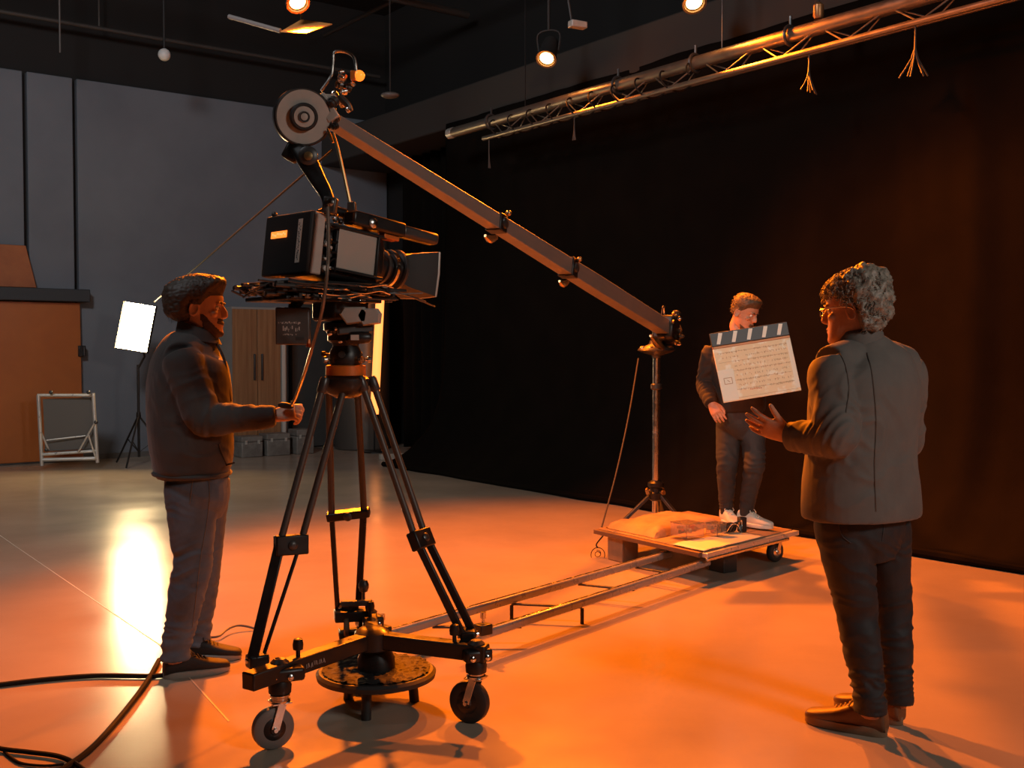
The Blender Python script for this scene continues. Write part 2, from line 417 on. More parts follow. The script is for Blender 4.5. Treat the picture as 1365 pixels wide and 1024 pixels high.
# two pale battens lying by the curtain
for k, (p_, q_, lb) in enumerate(((G(506, 613), G(562, 610), 'pale wooden batten lying on the floor against the dark backdrop roll'), (G(596, 617), G(619, 616), 'short pale batten poking out under the backdrop curtain edge'))):
    single('wooden_batten', MB().bar(p_ + V((0, 0, .035)), q_ + V((0, 0, .035)), .07, .07), mat('pale_wood', (.42, .36, .29), .6), lb, 'batten', (p_ + q_) / 2, bevel=.006)

# ------------------------------------------------------------------ truss and lamps overhead
TA = 6.83
def tp(px, z, a=TA):
    r = (px - CX) / FPX; y = a / (.6 + .8 * r); return V((r * y, y, z))
def tb(px, a=TA):
    r = (px - CX) / FPX; y = a / (.6 + .8 * r); return -.6 * r * y + .8 * y
tr = thing('lighting_truss', 'long aluminium lighting truss hanging before the black backdrop curtain', 'truss', AB(TA, 7.0, 3.6))
bA, bB = tb(603), -1.5
M_truss = mat('truss_metal', (.30, .26, .215), .4, .85, rvar=(10, .3, .5))
zU, zL = 3.87, 3.68
top = MB().tube([AB(TA, bA, zU), AB(TA, bB, zU)], .056, 16).build('top_chord', M_truss, tr)
MB().tube([AB(TA, bA + .05, zU), AB(TA, bA - .04, zU)], .060, 16).build('end_cap', M_alu, top)
MB().tube([AB(TA - .10, bA - .75, zL), AB(TA - .10, bB, zL)], .024, 12).build('lower_chord', M_truss, tr)
MB().tube([AB(TA + .10, bA - .75, zL + .05), AB(TA + .10, bB, zL + .05)], .022, 12).build('lower_chord', M_truss, tr)
b = bA - .8; k = 0
while b > bB:
    for s_, dz in ((-.10, 0), (.10, .05)):
        MB().tube([AB(TA, b, zU), AB(TA + s_, b - .3, zL + dz), AB(TA, b - .6, zU)], .007, 6).build('lacing', M_truss, tr)
    if k % 2 == 0: MB().tube([AB(TA - .10, b - .3, zL), AB(TA + .10, b - .3, zL + .05)], .007, 6).build('cross_brace', M_truss, tr)
    b -= .6; k += 1
for px in (655, 823, 925, 1050):
    bb = tb(px); mb = MB()
    mb.tube([AB(TA + .075 * math.cos(t / 16 * 2 * math.pi), bb, zU + .075 * math.sin(t / 16 * 2 * math.pi)) for t in range(16)], .014, 6, closed=True)
    mb.tube([AB(TA, bb, zU + .07), AB(TA, bb, zU + .15)], .012, 6); mb.build('pipe_clamp', M_anod, tr)
for px in (700, 960, 1190):
    bb = tb(px); MB().tube([AB(TA, bb, zU + .05), AB(TA, bb, HC)], .006, 6).build('suspension_cable', M_black, tr)
# cable loops wound along the truss
mb = MB(); pts = []
for i in range(90):
    t = i / 89; pts.append(AB(TA - .04 + .12 * math.cos(t * 60), bA - .8 - t * 3.0, 3.76 + .10 * math.sin(t * 60)))
mb.tube(pts, .008, 5, smooth=300)
single('wound_cable', mb, M_cable, 'thin black cable wound in loops along the lighting truss', 'cable', AB(TA, bA - 2, 3.66))
# dangling wires and small hooks under the truss
for k, (px, ln, lb) in enumerate(((652, .30, 'black strap hanging from the free end of the truss'), (765, .22, 'short pair of wires hanging under the first orange spotlight'), (1075, .28, 'frayed wire bundle hanging under the truss between both ends'), (1215, .34, 'long frayed wire bundle hanging from the truss near the ceiling pipe'))):
    bb = tb(px, TA - .10); mb = MB(); rr = random.Random(k)
    for i in range(3 if k < 2 else 7):
        e = V((rr.uniform(-1, 1), rr.uniform(-1, 1), 0)) * (.02 if k < 2 else .09)
        t0_ = AB(TA - .10, bb, zL - .026)
        mb.tube([t0_, t0_ + V((0, 0, -ln * .55)) + e * .1, t0_ + V((0, 0, -ln)) + e], .006, 5, smooth=6)
    single('hanging_wire', mb, mat('wire_grey', (.05, .04, .034), .7), lb, 'wire', AB(TA - .10, bb, zL - ln), 'wires hanging from the truss')

def spotlamp(c, aim, label, key=False):
    a = V(aim).normalized()
    t = thing('spotlight', label, 'spotlight', c + V((0, 0, .45)), 'orange spotlights overhead')
    MB().lathe(c - a * .26, a, [(.02, -.02), (.07, 0), (.085, .1), (.085, .22), (.10, .24), (.10, .27), (.082, .27), (.078, .25)], 28).build('can', M_blackm, t)
    MB().lathe(c - a * .022, a, [(.0, 0), (.05, 0), (.074, .004), (.06, .018), (.0, .028)], 28).build('lens', mat('spot_lens_%d' % key, (1, .6, .3), .3, emit=((1.0, .50, .12), 46)), t)
    x, _ = basis(a)
    x.z = 0; x.normalize()
    pts = [c - a * .12 + x * .1, c - a * .12 + x * .11 + V((0, 0, .16)), c - a * .12 + V((0, 0, .2)), c - a * .12 - x * .11 + V((0, 0, .16)), c - a * .12 - x * .1]
    MB().tube(pts, .010, 6, smooth=24).build('yoke', M_blackm, t)
    MB().tube([c - a * .12 + V((0, 0, .2)), V((c.x - a.x * .12, c.y - a.y * .12, HC))], .014, 8).build('drop_pipe', M_blackm, t)
    return t
L1, L2 = tp(728, 4.23, TA - .25), tp(923, 4.27, TA - .25)
spotlamp(L1, (-.2, -.6, -.8), 'orange spotlight glowing above the free end of the truss')
spotlamp(L2, (.1, -.6, -.8), 'orange spotlight glowing above the middle of the truss')
for nm, L, aim in (('truss_spot', L1, (.4, 6.8, 0)), ('truss_spot', L2, (2.5, 4.6, 0))):
    spot(nm, L + V((-.03, -.08, -.06)), aim, 92, 1000 if L is L1 else 1900, ORANGE, .08, .7)
for L, (dx, z) in ((L1, (.0, 0)), (L2, (.0, 0))):
    # extra point light added at each lamp for the glow on truss and curtain
    l = bpy.data.lights.new('truss_glow_fill', 'POINT'); l.energy = 9; l.color = (1, .24, .03); l.shadow_soft_size = .05
    o = bpy.data.objects.new('truss_glow_fill', l); COL.objects.link(o); o.location = L + V((-.06, -.1, -.08))
kl = spotlamp(KEY, (.35, -.5, -.8), 'bright orange spotlight with a tilted barn-door flap near the ceiling')
g = [P(374, 43, 9.05), P(402, 27, 9.35), P(443, 33, 9.2), P(409, 45, 8.9)]
MB().prism(g, (0, 0, .008)).build('barn_door', mat('flap_orange', (.55, .22, .06), .5), kl)
MB().tube([g[1] + V((0, 0, .01)), KEY + V((0, .12, -.02))], .008, 6).build('flap_arm', M_blackm, kl)
MB().tube([g[0] + V((0, 0, .01)), P(305, 22, 9.2)], .02, 8).build('side_arm', mat('arm_grey', (.17, .15, .14), .5), kl)

# ------------------------------------------------------------------ ceiling pipes, hangers, dome
def pipe(p, q, r, label, m=None, drops=()):
    p, q = V(p), V(q)
    t = thing('ceiling_pipe', label, 'pipe', (p + q) / 2)
    MB().tube([p, q], r, 12).build('pipe_run', m or mat('pipe_paint', (.045, .037, .032), .6), t)
    for k in drops:
        c = p.lerp(q, k); MB().tube([c, V((c.x, c.y, HC))], .010, 6).build('hanger_rod', mat('rod_paint', (.09, .075, .065), .5), t)
    return t
pipe(AB(RC + .1, WB - .25, 5.55), AB(RW - .3, WB - .25, 5.55), .028, 'thin dark pipe running along the top of the grey wall', drops=(.2, .45, .52, .6, .7))
pipe(AB(RC + .1, WB - 2.6, 5.9), AB(RW - .3, WB - 2.6, 5.9), .05, 'dark ceiling pipe with hanger rods behind the barn-door spotlight', drops=(.3, .5, .66, .74, .8))
pipe(AB(7.2, RB + .2, 5.9), AB(7.2, WB - .6, 5.9), .03, 'dark ceiling pipe running parallel to and above the truss', drops=(.5, .65))
vt = P(80, 70, 13.0)
single('hanger_bar', MB().tube([V((vt.x, vt.y, vt.z)), V((vt.x, vt.y, HC))], .012, 8), mat('rod_paint', (.09, .075, .065), .5), 'thin vertical bar hanging from the ceiling in front of the grey wall', 'bar', vt)
dm = P(219, 73, 13.2)
t = thing('dome_sensor', 'small round pale dome hanging below the dark ceiling by the grey wall', 'dome', dm)
MB().ball(dm, .075, 20).build('dome', mat('dome_white', (.62, .60, .57), .5), t)
MB().cyl(dm + V((0, 0, .06)), V((dm.x, dm.y, HC)), .014).build('stem', M_blackm, t)
cl = P(1091, 16, 8.3)
t = thing('unlit_lamp', 'small unlit copper-coloured lamp can perched above the truss', 'lamp', cl)
MB().lathe(cl, (0, 0, 1), [(.03, -.05), (.04, -.03), (.04, .05), (.02, .07)], 16).build('can', mat('copper', (.5, .24, .1), .4, .7), t)
MB().tube([cl + V((0, 0, .06)), V((cl.x, cl.y, HC))], .008, 6).build('stem', M_blackm, t)
mc = P(770, 33, 9.6)
t = thing('ceiling_camera', 'small grey bracket with a camera under the black ceiling', 'camera', mc)
MB().box(mc, (.16, .08, .06), rotz(.5)).build('body', M_grey, t, bevel=.01)
MB().tube([mc + V((-.05, 0, .02)), mc + V((-.08, 0, .2)), V((mc.x - .08, mc.y, HC))], .01, 6).build('bracket', M_anod, t)
for px, py, dd, lb in ((520, 127, 11.5, 'dim oval lamp shade under the dark ceiling by the crane gadgets'),):
    c = P(px, py, dd)
    t = thing('work_lamp', lb, 'lamp', c)
    MB().ball(c, (.10, .07, .035), 20).build('shade', mat('shade_grey', (.10, .085, .075), .4), t)
    MB().tube([c, V((c.x, c.y, HC))], .008, 6).build('stem', M_blackm, t)

# ------------------------------------------------------------------ wheeled tripod dolly
rng = random.Random(3)
def caster(t, c, rad, heading, m_tyre, m_hub, top):
    """a swivel caster: c = contact point on the floor"""
    c = V(c); ax = V((math.cos(heading), math.sin(heading), 0)); w = c + V((0, 0, rad))
    wh = MB().lathe(w - ax * .022, ax, [(rad * .55, .0), (rad * .86, 0), (rad * .97, .006), (rad, .014), (rad, .030), (rad * .97, .038), (rad * .86, .044), (rad * .55, .044)], 36).build('wheel', m_tyre, t)
    MB().lathe(w - ax * .018, ax, [(.006, -.014), (rad * .2, -.014), (rad * .26, -.008), (rad * .50, -.006), (rad * .56, -.003), (rad * .56, .039), (rad * .50, .042), (rad * .26, .044), (rad * .2, .05), (.006, .05)], 24).build('hub', m_hub, wh)
    f = MB(); dn = V((-ax.y, ax.x, 0)) * rad * .35
    for s_ in (-1, 1):
        a = w + ax * (.03 * s_)
        f.bar(a, a + V((0, 0, rad + .012)) + dn, .03, .005, ax)
    f.box(w + V((0, 0, rad + .014)) + dn, (.07, .07, .006), rotz(heading))
    fk = f.build('caster_fork', M_chrome, t, bevel=.001)
    MB().cyl(w - ax * .04, w + ax * .04, .008, 10).build('axle', M_chrome, fk)
    h0 = c.z + 2 * rad + .016; cc = c + dn; cc.z = h0
    MB().lathe(cc, (0, 0, 1), [(.036, 0), (.038, .006), (.030, .010), (.030, .016), (.036, .02), (.036, .026), (.016, .03), (.016, top - h0)], 24).build('swivel', M_chrome, t)
    return cc
Lw, Rw = G(364, 998), G(626, 963)
Bw = V((-.64, 4.62, 0))
hub = V((-.555, 4.27, .285))
dl = thing('tripod_dolly', 'black three-armed wheeled dolly under the camera tripod', 'dolly', (hub.x, hub.y, 0))
ends = []
for k, (c, hd) in enumerate(((Lw, -1.05), (Rw, -2.03), (Bw, -1.5))):
    cc = caster(dl, c, .076 if k == 0 else .082, hd, mat('tyre_grey', (.17, .15, .135), .55, bump=(40, .08)) if k == 0 else M_rubber, M_black, .20)
    ends.append(V((cc.x, cc.y, .27)))
for k, e in enumerate(ends):
    ex = e + (e - hub).normalized() * (.15 if k == 0 else .045); ex.z = hub.z - .01
    ar = MB().bar(hub, ex, .062, .062).build('arm', M_black, dl, bevel=.006)
    MB().box(V((e.x, e.y, .268)), (.11 if k else .17, .085, .05), rotz(.4)).build('foot_bracket', M_black, ar, bevel=.012)
    MB().lathe(V((e.x, e.y, .192)), (0, 0, 1), [(.026, 0), (.040, .008), (.042, .035), (.034, .06)], 22).build('swivel_housing', M_black, ar)
    for s_ in (-1, 1): MB().lathe(V((e.x, e.y, .262)) + rotz(.4) @ V((.03 * s_, -.043, 0)), rotz(.4) @ V((0, -1, 0)), [(.011, 0), (.011, .006), (.005, .009)], 12).build('bracket_bolt', M_chrome, ar)
    MB().lathe(e + V((0, 0, .03)), (0, 0, 1), [(.03, 0), (.034, .01), (.02, .022)], 20).build('boss', M_anod, ar)
    kn = e + (hub - e).normalized() * .09
    MB().lathe(kn + V((0, 0, .05)), (0, 0, 1), [(.008, -.03), (.008, .01), (.018, .012), (.02, .03), (.016, .05), (.008, .054)], 14).build('lock_knob', M_black, ar)
MB().lathe(hub + V((0, 0, -.045)), (0, 0, 1), [(.055, 0), (.07, .01), (.07, .075), (.05, .09), (.03, .095)], 24).build('centre_hub', M_black, dl)
# writing worn onto the left arm: small pale strokes
mk = MB(); e0 = ends[0]; dirv = (hub - e0); dirv.z = 0; L_ = dirv.length; dirv.normalize(); nrm = V((dirv.y, -dirv.x, 0))
for i in range(13):
    c = V((e0.x, e0.y, .276)) + dirv * (.10 + i * .008) + nrm * .0325 + V((0, 0, rng.uniform(-.003, .003)))
    mk.bar(c + V((0, 0, -.008)), c + V((0, 0, .008)) + dirv * rng.uniform(-.006, .006), .0022, .0012, nrm)
mk.build('arm_lettering', mat('worn_white', (.40, .36, .32), .6), dl)
# weight disc below the hub
dc = V((-.545, 4.32, .128))
ds = thing('weight_disc', 'dark round ballast disc with crinkled top lying under the tripod dolly', 'disc', (dc.x, dc.y, 0))
MB().lathe(dc, (0, 0, 1), [(.02, -.022), (.19, -.022), (.236, -.006), (.24, .012), (.228, .022), (.02, .022)], 56).build('disc', M_rubber, ds)
cr = MB(); N = 46; R_ = .222
pts = {}
for i in range(N + 1):
    for j in range(N + 1):
        x, y = (i / N * 2 - 1) * R_, (j / N * 2 - 1) * R_
        if math.hypot(x, y) < R_:
            pts[(i, j)] = len(cr.v); cr.v.append(dc + V((x, y, .0235 + .012 * abs(noise.noise(V((x * 34, y * 34, 1)))) + .004 * rng.random())))
for i in range(N):
    for j in range(N):
        q4 = [(i, j), (i + 1, j), (i + 1, j + 1), (i, j + 1)]
        if all(k in pts for k in q4): cr.f.append(tuple(pts[k] for k in q4))
cr.build('crinkled_top', mat('crinkle_foil', (.010, .009, .008), .75, .0), ds, angle=15)
MB().lathe(dc + V((0, 0, .02)), (0, 0, 1), [(.075, 0), (.075, .05), (.05, .1)], 24).build('spigot', M_black, ds)
for k in range(3):
    an = .4 + k * 2.094
    MB().tube([dc + V((.15 * math.cos(an), .15 * math.sin(an), -.02)), V((dc.x + .16 * math.cos(an), dc.y + .16 * math.sin(an), .0))], .02, 10).build('foot', M_rubber, ds)

# ------------------------------------------------------------------ tripod
AP = P(461, 505, 4.25)
ztop = AP.z
tp_ = thing('camera_tripod', 'tall black twin-tube camera tripod with an orange collar', 'tripod', (AP.x, AP.y, .3))
ft = [P(344, 884, 3.97), P(630, 858, 4.2), P(481, 822, 4.62)]
MB().lathe((AP.x, AP.y, ztop - .045), (0, 0, 1), [(.04, -.03), (.075, -.01), (.092, .02), (.092, .045), (.078, .055)], 28).build('crown', M_black, tp_)
MB().lathe((AP.x, AP.y, ztop + .01), (0, 0, 1), [(.07, 0), (.078, .004), (.078, .04), (.07, .044)], 32).build('orange_collar', M_oranger, tp_)
MB().lathe((AP.x, AP.y, ztop + .054), (0, 0, 1), [(.06, 0), (.065, .01), (.062, .05), (.05, .075), (.055, .09)], 28).build('bowl_clamp', M_black, tp_)
for k in range(7):
    an = k * .9 + .2; c = V((AP.x + .064 * math.cos(an), AP.y + .064 * math.sin(an), ztop + .075 + .02 * (k % 2)))
    MB().lathe(c, (math.cos(an), math.sin(an), 0), [(.004, 0), (.006, .02), (.014, .022), (.013, .034)], 10).build('clamp_screw', M_anod if k % 2 else M_chrome, tp_)
tops = [(P(430, 517, 4.16), P(459, 516, 4.19)), (P(484, 515, 4.21), P(499, 515, 4.28)), (P(438, 517, 4.31), P(476, 515, 4.33))]
mids = [(P(374, 722, 4.06), P(402, 720, 4.10)), (P(553, 716, 4.2), P(566, 712, 4.26)), (P(442, 684, 4.47), P(485, 679, 4.47))]
lows = [(P(336, 880, 3.97), P(350, 878, 4.02)), (P(616, 846, 4.18), P(632, 846, 4.23)), (P(450, 812, 4.58), P(478, 806, 4.6))]
for k in range(3):
    for i in range(2):
        a, m_, b = tops[k][i], mids[k][i], lows[k][i]
        lg = MB().tube([a, m_], .0135, 14).build('leg_tube', M_leg, tp_)
        MB().lathe(a + (a - m_).normalized() * .03, m_ - a, [(.015, -.01), (.019, 0), (.019, .045), (.015, .05)], 14).build('hinge_sleeve', M_anod, lg)
        wl = [(.040, .014), (.030, .03), (.020, .028)][k]
        MB().bar(m_, b, wl[i], .022, (0, 1, .2)).build('lower_leg', M_black, tp_, bevel=.004)
    c = (mids[k][0] + mids[k][1]) / 2; ax = (mids[k][1] - mids[k][0]); dn = (lows[k][0] + lows[k][1]) / 2 - c
    x_, y_ = ax.normalized(), dn.normalized(); z_ = x_.cross(y_).normalized(); y_ = z_.cross(x_)
    cl = MB().box(c + y_ * .015, (ax.length + .045, .075 if k != 2 else .035, .045), frame3(x_, y_, z_)).build('leg_clamp', M_black, tp_, bevel=.006)
    fr_ = -1 if z_.y > 0 else 1
    MB().lathe(c + y_ * .015 + z_ * fr_ * .02, z_ * fr_, [(.016, 0), (.018, .008), (.01, .014), (.004, .014)], 16).build('clamp_knob', M_anod, cl)
    fb = (lows[k][0] + lows[k][1]) / 2
    MB().box(fb + V((0, 0, -.005)), (.075, .06, .05), rotz(.6 + k)).build('foot_shoe', M_black, tp_, bevel=.008)
    MB().lathe(fb + V((-.04, -.02, 0)), (1, .4, 0), [(.006, 0), (.012, .004), (.012, .012), (.007, .014), (.007, .07), (.013, .074), (.013, .084), (.006, .088)], 12).build('pivot_bolt', M_chrome, tp_)
# rear foot holder: block, screw handle, cheek plates
rb = (lows[2][0] + lows[2][1]) / 2
fh = thing('foot_holder', 'black rear foot holder with chrome screw knob clamped to the dolly', 'clamp', (rb.x, rb.y, .3))
MB().box(rb + V((.02, -.02, -.03)), (.15, .08, .045), rotz(.25)).build('tray', M_black, fh, bevel=.006)
MB().box(rb + V((.045, -.06, .03)), (.13, .03, .022), rotz(.15)).build('jaw', M_anod, fh, bevel=.004)
kp = rb + V((.075, -.06, .045))
MB().lathe(kp, (0, 0, 1), [(.006, 0), (.006, .03), (.016, .034), (.022, .05), (.022, .066), (.014, .082), (.005, .085)], 16).build('screw_knob', M_anod, fh)
for s_ in (-.03, .05): MB().lathe(rb + V((.02 + s_, -.06, -.075)), (1, .15, 0), [(.035, 0), (.042, .006), (.042, .02), (.03, .024)], 22).build('cheek_plate', mat('bronze_dark', (.17, .10, .055), .4, .6), fh)
MB().box(rb + V((.03, -.03, -.105)), (.13, .09, .03), rotz(.2)).build('base_block', M_black, fh, bevel=.005)

# ------------------------------------------------------------------ video camera on its fluid head
yaw = math.radians(45); pit = math.radians(-7); XS = .77
CF = V((math.cos(yaw) * math.cos(pit), math.sin(yaw) * math.cos(pit), math.sin(pit)))
CL = V((-math.sin(yaw), math.cos(yaw), 0)); CU = CF.cross(CL).normalized()
CO = P(408, 364, 4.0)                              # lower right rear corner of the camera box
RC_ = frame3(CF, CL, CU)
def C(x, y, z): return CO + RC_ @ V((x * XS, y, z))     # x towards the lens, y to the far side, z up
vc = thing('video_camera', 'large black studio video camera with flared lens hood on the tripod', 'camera', C(.15, .2, -.07))
def cbox(c, s): return MB().box(C(*c), (s[0] * XS, s[1], s[2]), RC_)
BW = .31; BH = .236
cbox((.035, BW / 2, BH / 2), (.07, BW, BH)).build('rear_box', M_blackm, vc, bevel=.008)
cbox((.05, .008, BH / 2), (.06, .026, BH * .98)).build('edge_trim', M_grey, vc, bevel=.006)
# orange lit window and white sticker on the rear face
ow = cbox((-.002, .205, .158), (.004, .105, .026)).build('tally_window', mat('tally', (1, .35, .08), .4, emit=((1.0, .22, .03), 1.6)), vc)
mk = MB()
for i in range(9): mk.box(C(-.0045, .245 - i * .0105, .155 + rng.uniform(-.004, .004) + .003), (.001, .005, .007), RC_)
mk.build('window_marks', mat('tally_marks', (1, .55, .3), .4, emit=((1, .40, .16), 1.2)), ow)
st = cbox((-.002, .066, .125), (.003, .026, .165)).build('sticker', mat('sticker_white', (.85, .80, .70), .5), vc)
mk = MB()
for i in range(22):
    mk.box(C(-.004, .066 + rng.uniform(-.007, .007), .055 + i * .0065), (.001, rng.uniform(.003, .010), rng.uniform(.002, .005)), RC_)
mk.build('sticker_marks', M_blackm, st)
MB().ball(C(.03, BW - .02, BH + .012), .012, 12).build('stud', M_anod, vc)
# body towards the lens
cbox((.285, .178, .115), (.40, .25, .20)).build('body', M_black, vc, bevel=.015)
sc = cbox((.315, .040, .125), (.245, .012, .155)).build('side_screen', mat('grey_screen', (.40, .36, .315), .3), vc, bevel=.006)
fm = MB()
for c, s in (((.315, .036, .207), (.27, .02, .012)), ((.315, .036, .043), (.27, .02, .012)), ((.186, .036, .125), (.012, .02, .17)), ((.444, .036, .125), (.012, .02, .17))): fm.box(C(*c), s, RC_)
fm.build('screen_frame', M_black, vc, bevel=.003)
rr = random.Random(11)
for i in range(16):                                # knobs and dials in the recess behind the screen
    c = C(.13 + rr.uniform(-.025, .03), .028, rr.uniform(.02, .23)); r_ = rr.uniform(.006, .014)
    MB().lathe(c, -CL, [(r_, 0), (r_ * 1.1, .006), (r_ * .8, .014), (r_ * .3, .015)], 12).build('control_knob', (M_chrome, M_anod, M_grey)[i % 3], vc)
for i in range(5): MB().tube([C(.12, .03, .04 + i * .035), C(.17, .015, .06 + i * .03 + rr.uniform(-.02, .02)), C(.19, .03, .03 + i * .04)], .004, 6, smooth=10).build('control_lead', M_cable, vc)
# rounded front, lens, hood
MB().rings([[C(x, .17 + w * math.copysign(abs(math.cos(t)) ** .6, math.cos(t)), .125 + h * math.copysign(abs(math.sin(t)) ** .6, math.sin(t))) for t in [2 * math.pi * k / 36 for k in range(36)]] for x, w, h in ((.47, .126, .106), (.50, .122, .102), (.52, .105, .09), (.535, .075, .075))]).build('front_housing', M_black, vc)
lx = C(.53, .17, .115)
lens = MB().lathe(lx, CF, [(r_, h * XS) for r_, h in [(.062, 0), (.062, .06), (.066, .065), (.066, .085), (.060, .09), (.060, .105), (.072, .11), (.074, .14), (.068, .145), (.068, .16), (.078, .165), (.080, .19), (.072, .2)]], 40).build('lens_barrel', M_black, vc)
for h, r_ in ((.075, .0675), (.125, .0755), (.178, .0815)):
    MB().lathe(lx + CF * h * XS, CF, [(r_ - .002, -.008), (r_ + .003, -.006), (r_ + .003, .006), (r_ - .002, .008)], 40).build('lens_ring', M_anod if h != .125 else M_chrome, lens)
hx = .53 + .195
def hoodring(x, w, h): return [C(x, .17 + a * w, .115 + b * h) for a, b in ((-1, -1), (-.0, -1.05), (1, -1), (1.05, 0), (1, 1), (0, 1.05), (-1, 1), (-1.05, 0))]
hd = MB().rings([hoodring(hx - .01, .06, .06), hoodring(hx + .02, .072, .07), hoodring(hx + .15, .115, .092), hoodring(hx + .16, .115, .092), hoodring(hx + .155, .108, .086), hoodring(hx + .03, .066, .064)], cap=True).build('lens_hood', M_blackm, vc, angle=30)
MB().lathe(lx + CF * .157, CF, [(.001, .006), (.04, .004), (.06, 0)], 32).build('front_glass', mat('lens_glass', (.02, .02, .03), .05, coat=1.), lens)
rim = MB().tube([C(hx + .158, .17 + a * .112, .115 + b * .089) for a, b in ((-1, -1), (0, -1.05), (1, -1), (1.05, 0), (1, 1), (0, 1.05), (-1, 1), (-1.05, 0))], .007, 8, closed=True).build('hood_rim', M_grey, hd)
# top handle with viewfinder and microphone
hp = [C(.13, .10, .25), C(.20, .10, .275), C(.33, .10, .275), C(.45, .10, .265)]
MB().tube(hp, [.016, .02, .02, .018], 12, smooth=16).build('handle', M_black, vc)
for x in (.15, .42): MB().bar(C(x, .10, .21), C(x, .10, .27), .03, .03, CL).build('handle_post', M_black, vc, bevel=.004)
vf = cbox((.42, .04, .252), (.34, .07, .056)).build('viewfinder', M_black, vc, bevel=.01)
cbox((.70, .04, .250), (.25, .06, .048)).build('viewfinder_hood', M_anod, vf, bevel=.014)
MB().lathe(C(.37, .003, .245), -CL, [(.018, -.01), (.02, .004), (.012, .01)], 16).build('vf_dial', M_chrome, vf)
cbox((.52, .05, .214), (.10, .05, .018)).build('orange_tag', M_oranger, vf, bevel=.003)
for i in range(8): MB().ball(C(.20 + i * .03, .06 + .02 * rr.random(), .232 + .02 * rr.random()), .011, 8).build('top_button', (M_chrome, M_black, M_anod)[i % 3], vc)
# cluttered base plate: slab, rods, connectors, trailing leads (level, under the tilted camera)
LF = V((math.cos(yaw), math.sin(yaw), 0)); RL_ = frame3(LF, CL, V((0, 0, 1)))
LO = CO + V((0, 0, -.012))
def K(x, y, z): return LO + RL_ @ V((x, y, z))
def kbox(c, s): return MB().box(K(*c), s, RL_)
kbox((.16, .15, -.024), (.46, .30, .018)).build('base_plate', M_black, vc, bevel=.004)
kbox((.15, .15, -.050), (.50, .30, .016)).build('middle_plate', M_blackm, vc, bevel=.004)
kbox((.14, .15, -.080), (.44, .28, .016)).build('lower_plate', M_black, vc, bevel=.004)
for y, z in ((-.012, -.038), (.05, -.066), (.27, -.038)): MB().tube([K(-.14, y, z), K(.46, y, z)], .0085, 10).build('support_rod', M_anod, vc)
for i in range(34):
    c = (-.07 + .0145 * i, -.012 + rr.uniform(-.012, .008), -.052 + rr.uniform(-.034, .03))
    kb = MB().box(K(*c), (rr.uniform(.008, .03), .02, rr.uniform(.007, .018)), RL_)
    kb.build('connector', (M_black, M_anod, M_blackm, M_chrome, M_black, M_grey)[i % 6], vc, bevel=.002)
for i in range(24):
    c = (-.10 + rr.uniform(-.012, .02), .0 + i * .0125, -.05 + rr.uniform(-.034, .03))
    MB().box(K(*c), (.03, rr.uniform(.008, .022), rr.uniform(.007, .018)), RL_).build('connector', (M_black, M_anod, M_blackm, M_grey, M_black)[i % 5], vc, bevel=.002)
for i in range(8): MB().tube([K(-.10, .02 + i * .034, -.05 + rr.uniform(-.03, .03)), K(-.15 - rr.uniform(0, .04), .02 + i * .034, -.05 + rr.uniform(-.03, .03))], .004, 6).build('rod_end', M_anod, vc)
for i in range(18):
    x0 = rr.uniform(-.10, .22); z0 = rr.uniform(-.085, -.02)
    MB().tube([K(x0, -.02, z0), K(x0 + .08, -.035, z0 - rr.uniform(.0, .015)), K(x0 + .16, -.03, z0 + rr.uniform(-.01, .012)), K(x0 + .22, -.02, z0 - .005)], .0035, 6, smooth=12).build('rig_lead', (M_cable, M_anod, M_chrome)[i % 3], vc)
for i, (dx, dz) in enumerate(((.10, -.03), (.13, -.05), (.05, .0))):
    MB().tube([K(.36, -.01, -.05), K(.43, -.03, -.05), K(.46 + dx, -.02 - .02 * i, -.045 + dz)], .003, 5, smooth=8).build('loose_wire', M_anod, vc)
# fluid head
HD = V((AP.x, AP.y, ztop + .14))
fhd = thing('fluid_head', 'black fluid pan head with silver brackets between camera and tripod', 'pan head', HD)
Rh = rotz(yaw)
MB().lathe(HD, (0, 0, 1), [(.06, 0), (.07, .01), (.07, .04), (.085, .05), (.085, .075), (.05, .085)], 28).build('pan_base', M_black, fhd)
MB().box(HD + V((-.02, 0, .14)), (.17, .15, .11), Rh).build('tilt_housing', M_black, fhd, bevel=.012)
MB().box(HD + V((.0, 0, .215)), (.26, .12, .04), Rh).build('plate_rail', M_blackm, fhd, bevel=.004)
for k, (px, py, w) in enumerate(((472, 421, .055), (492, 423, .045))):
    c = P(px, py, 4.08); MB().rings([[c + V((w * a * s, -.02 + .05 * j, .033 * b * s)) for a, b in ((-1, .2), (-.7, 1), (.7, 1), (1, .4), (.9, -.7), (-.5, -1))] for j, s in ((0, .85), (.3, 1), (1, 1))]).build('side_bracket', M_grey, fhd, angle=20)
MB().bar(P(450, 442, 4.08), P(497, 438, 4.12), .03, .028).build('lock_bar', M_anod, fhd, bevel=.006)
lv = MB().lathe(P(465, 450, 4.09), (1, .15, .0), [(.02, 0), (.024, .008), (.024, .05), (.02, .075), (.012, .085)], 18).build('tilt_knob', M_black, fhd)
MB().box(P(473, 450, 4.06), (.03, .006, .02)).build('knob_label', mat('label_grey', (.5, .47, .42), .5), lv)
for i in range(10): MB().ball(HD + V((rr.uniform(-.07, .07), rr.uniform(-.09, -.05), rr.uniform(.0, .06))), rr.uniform(.008, .016), 8).build('lever', (M_chrome, M_black, M_anod)[i % 3], fhd)
MB().rings([[P(429 + 9 * a * s, 462 - 5 * t, 4.15) + V((0, .03 * b * s, 0)) for a, b in ((-1, -1), (1, -1), (1, 1), (-1, 1))] for t, s in ((0, .6), (2, .8), (3, .4))])
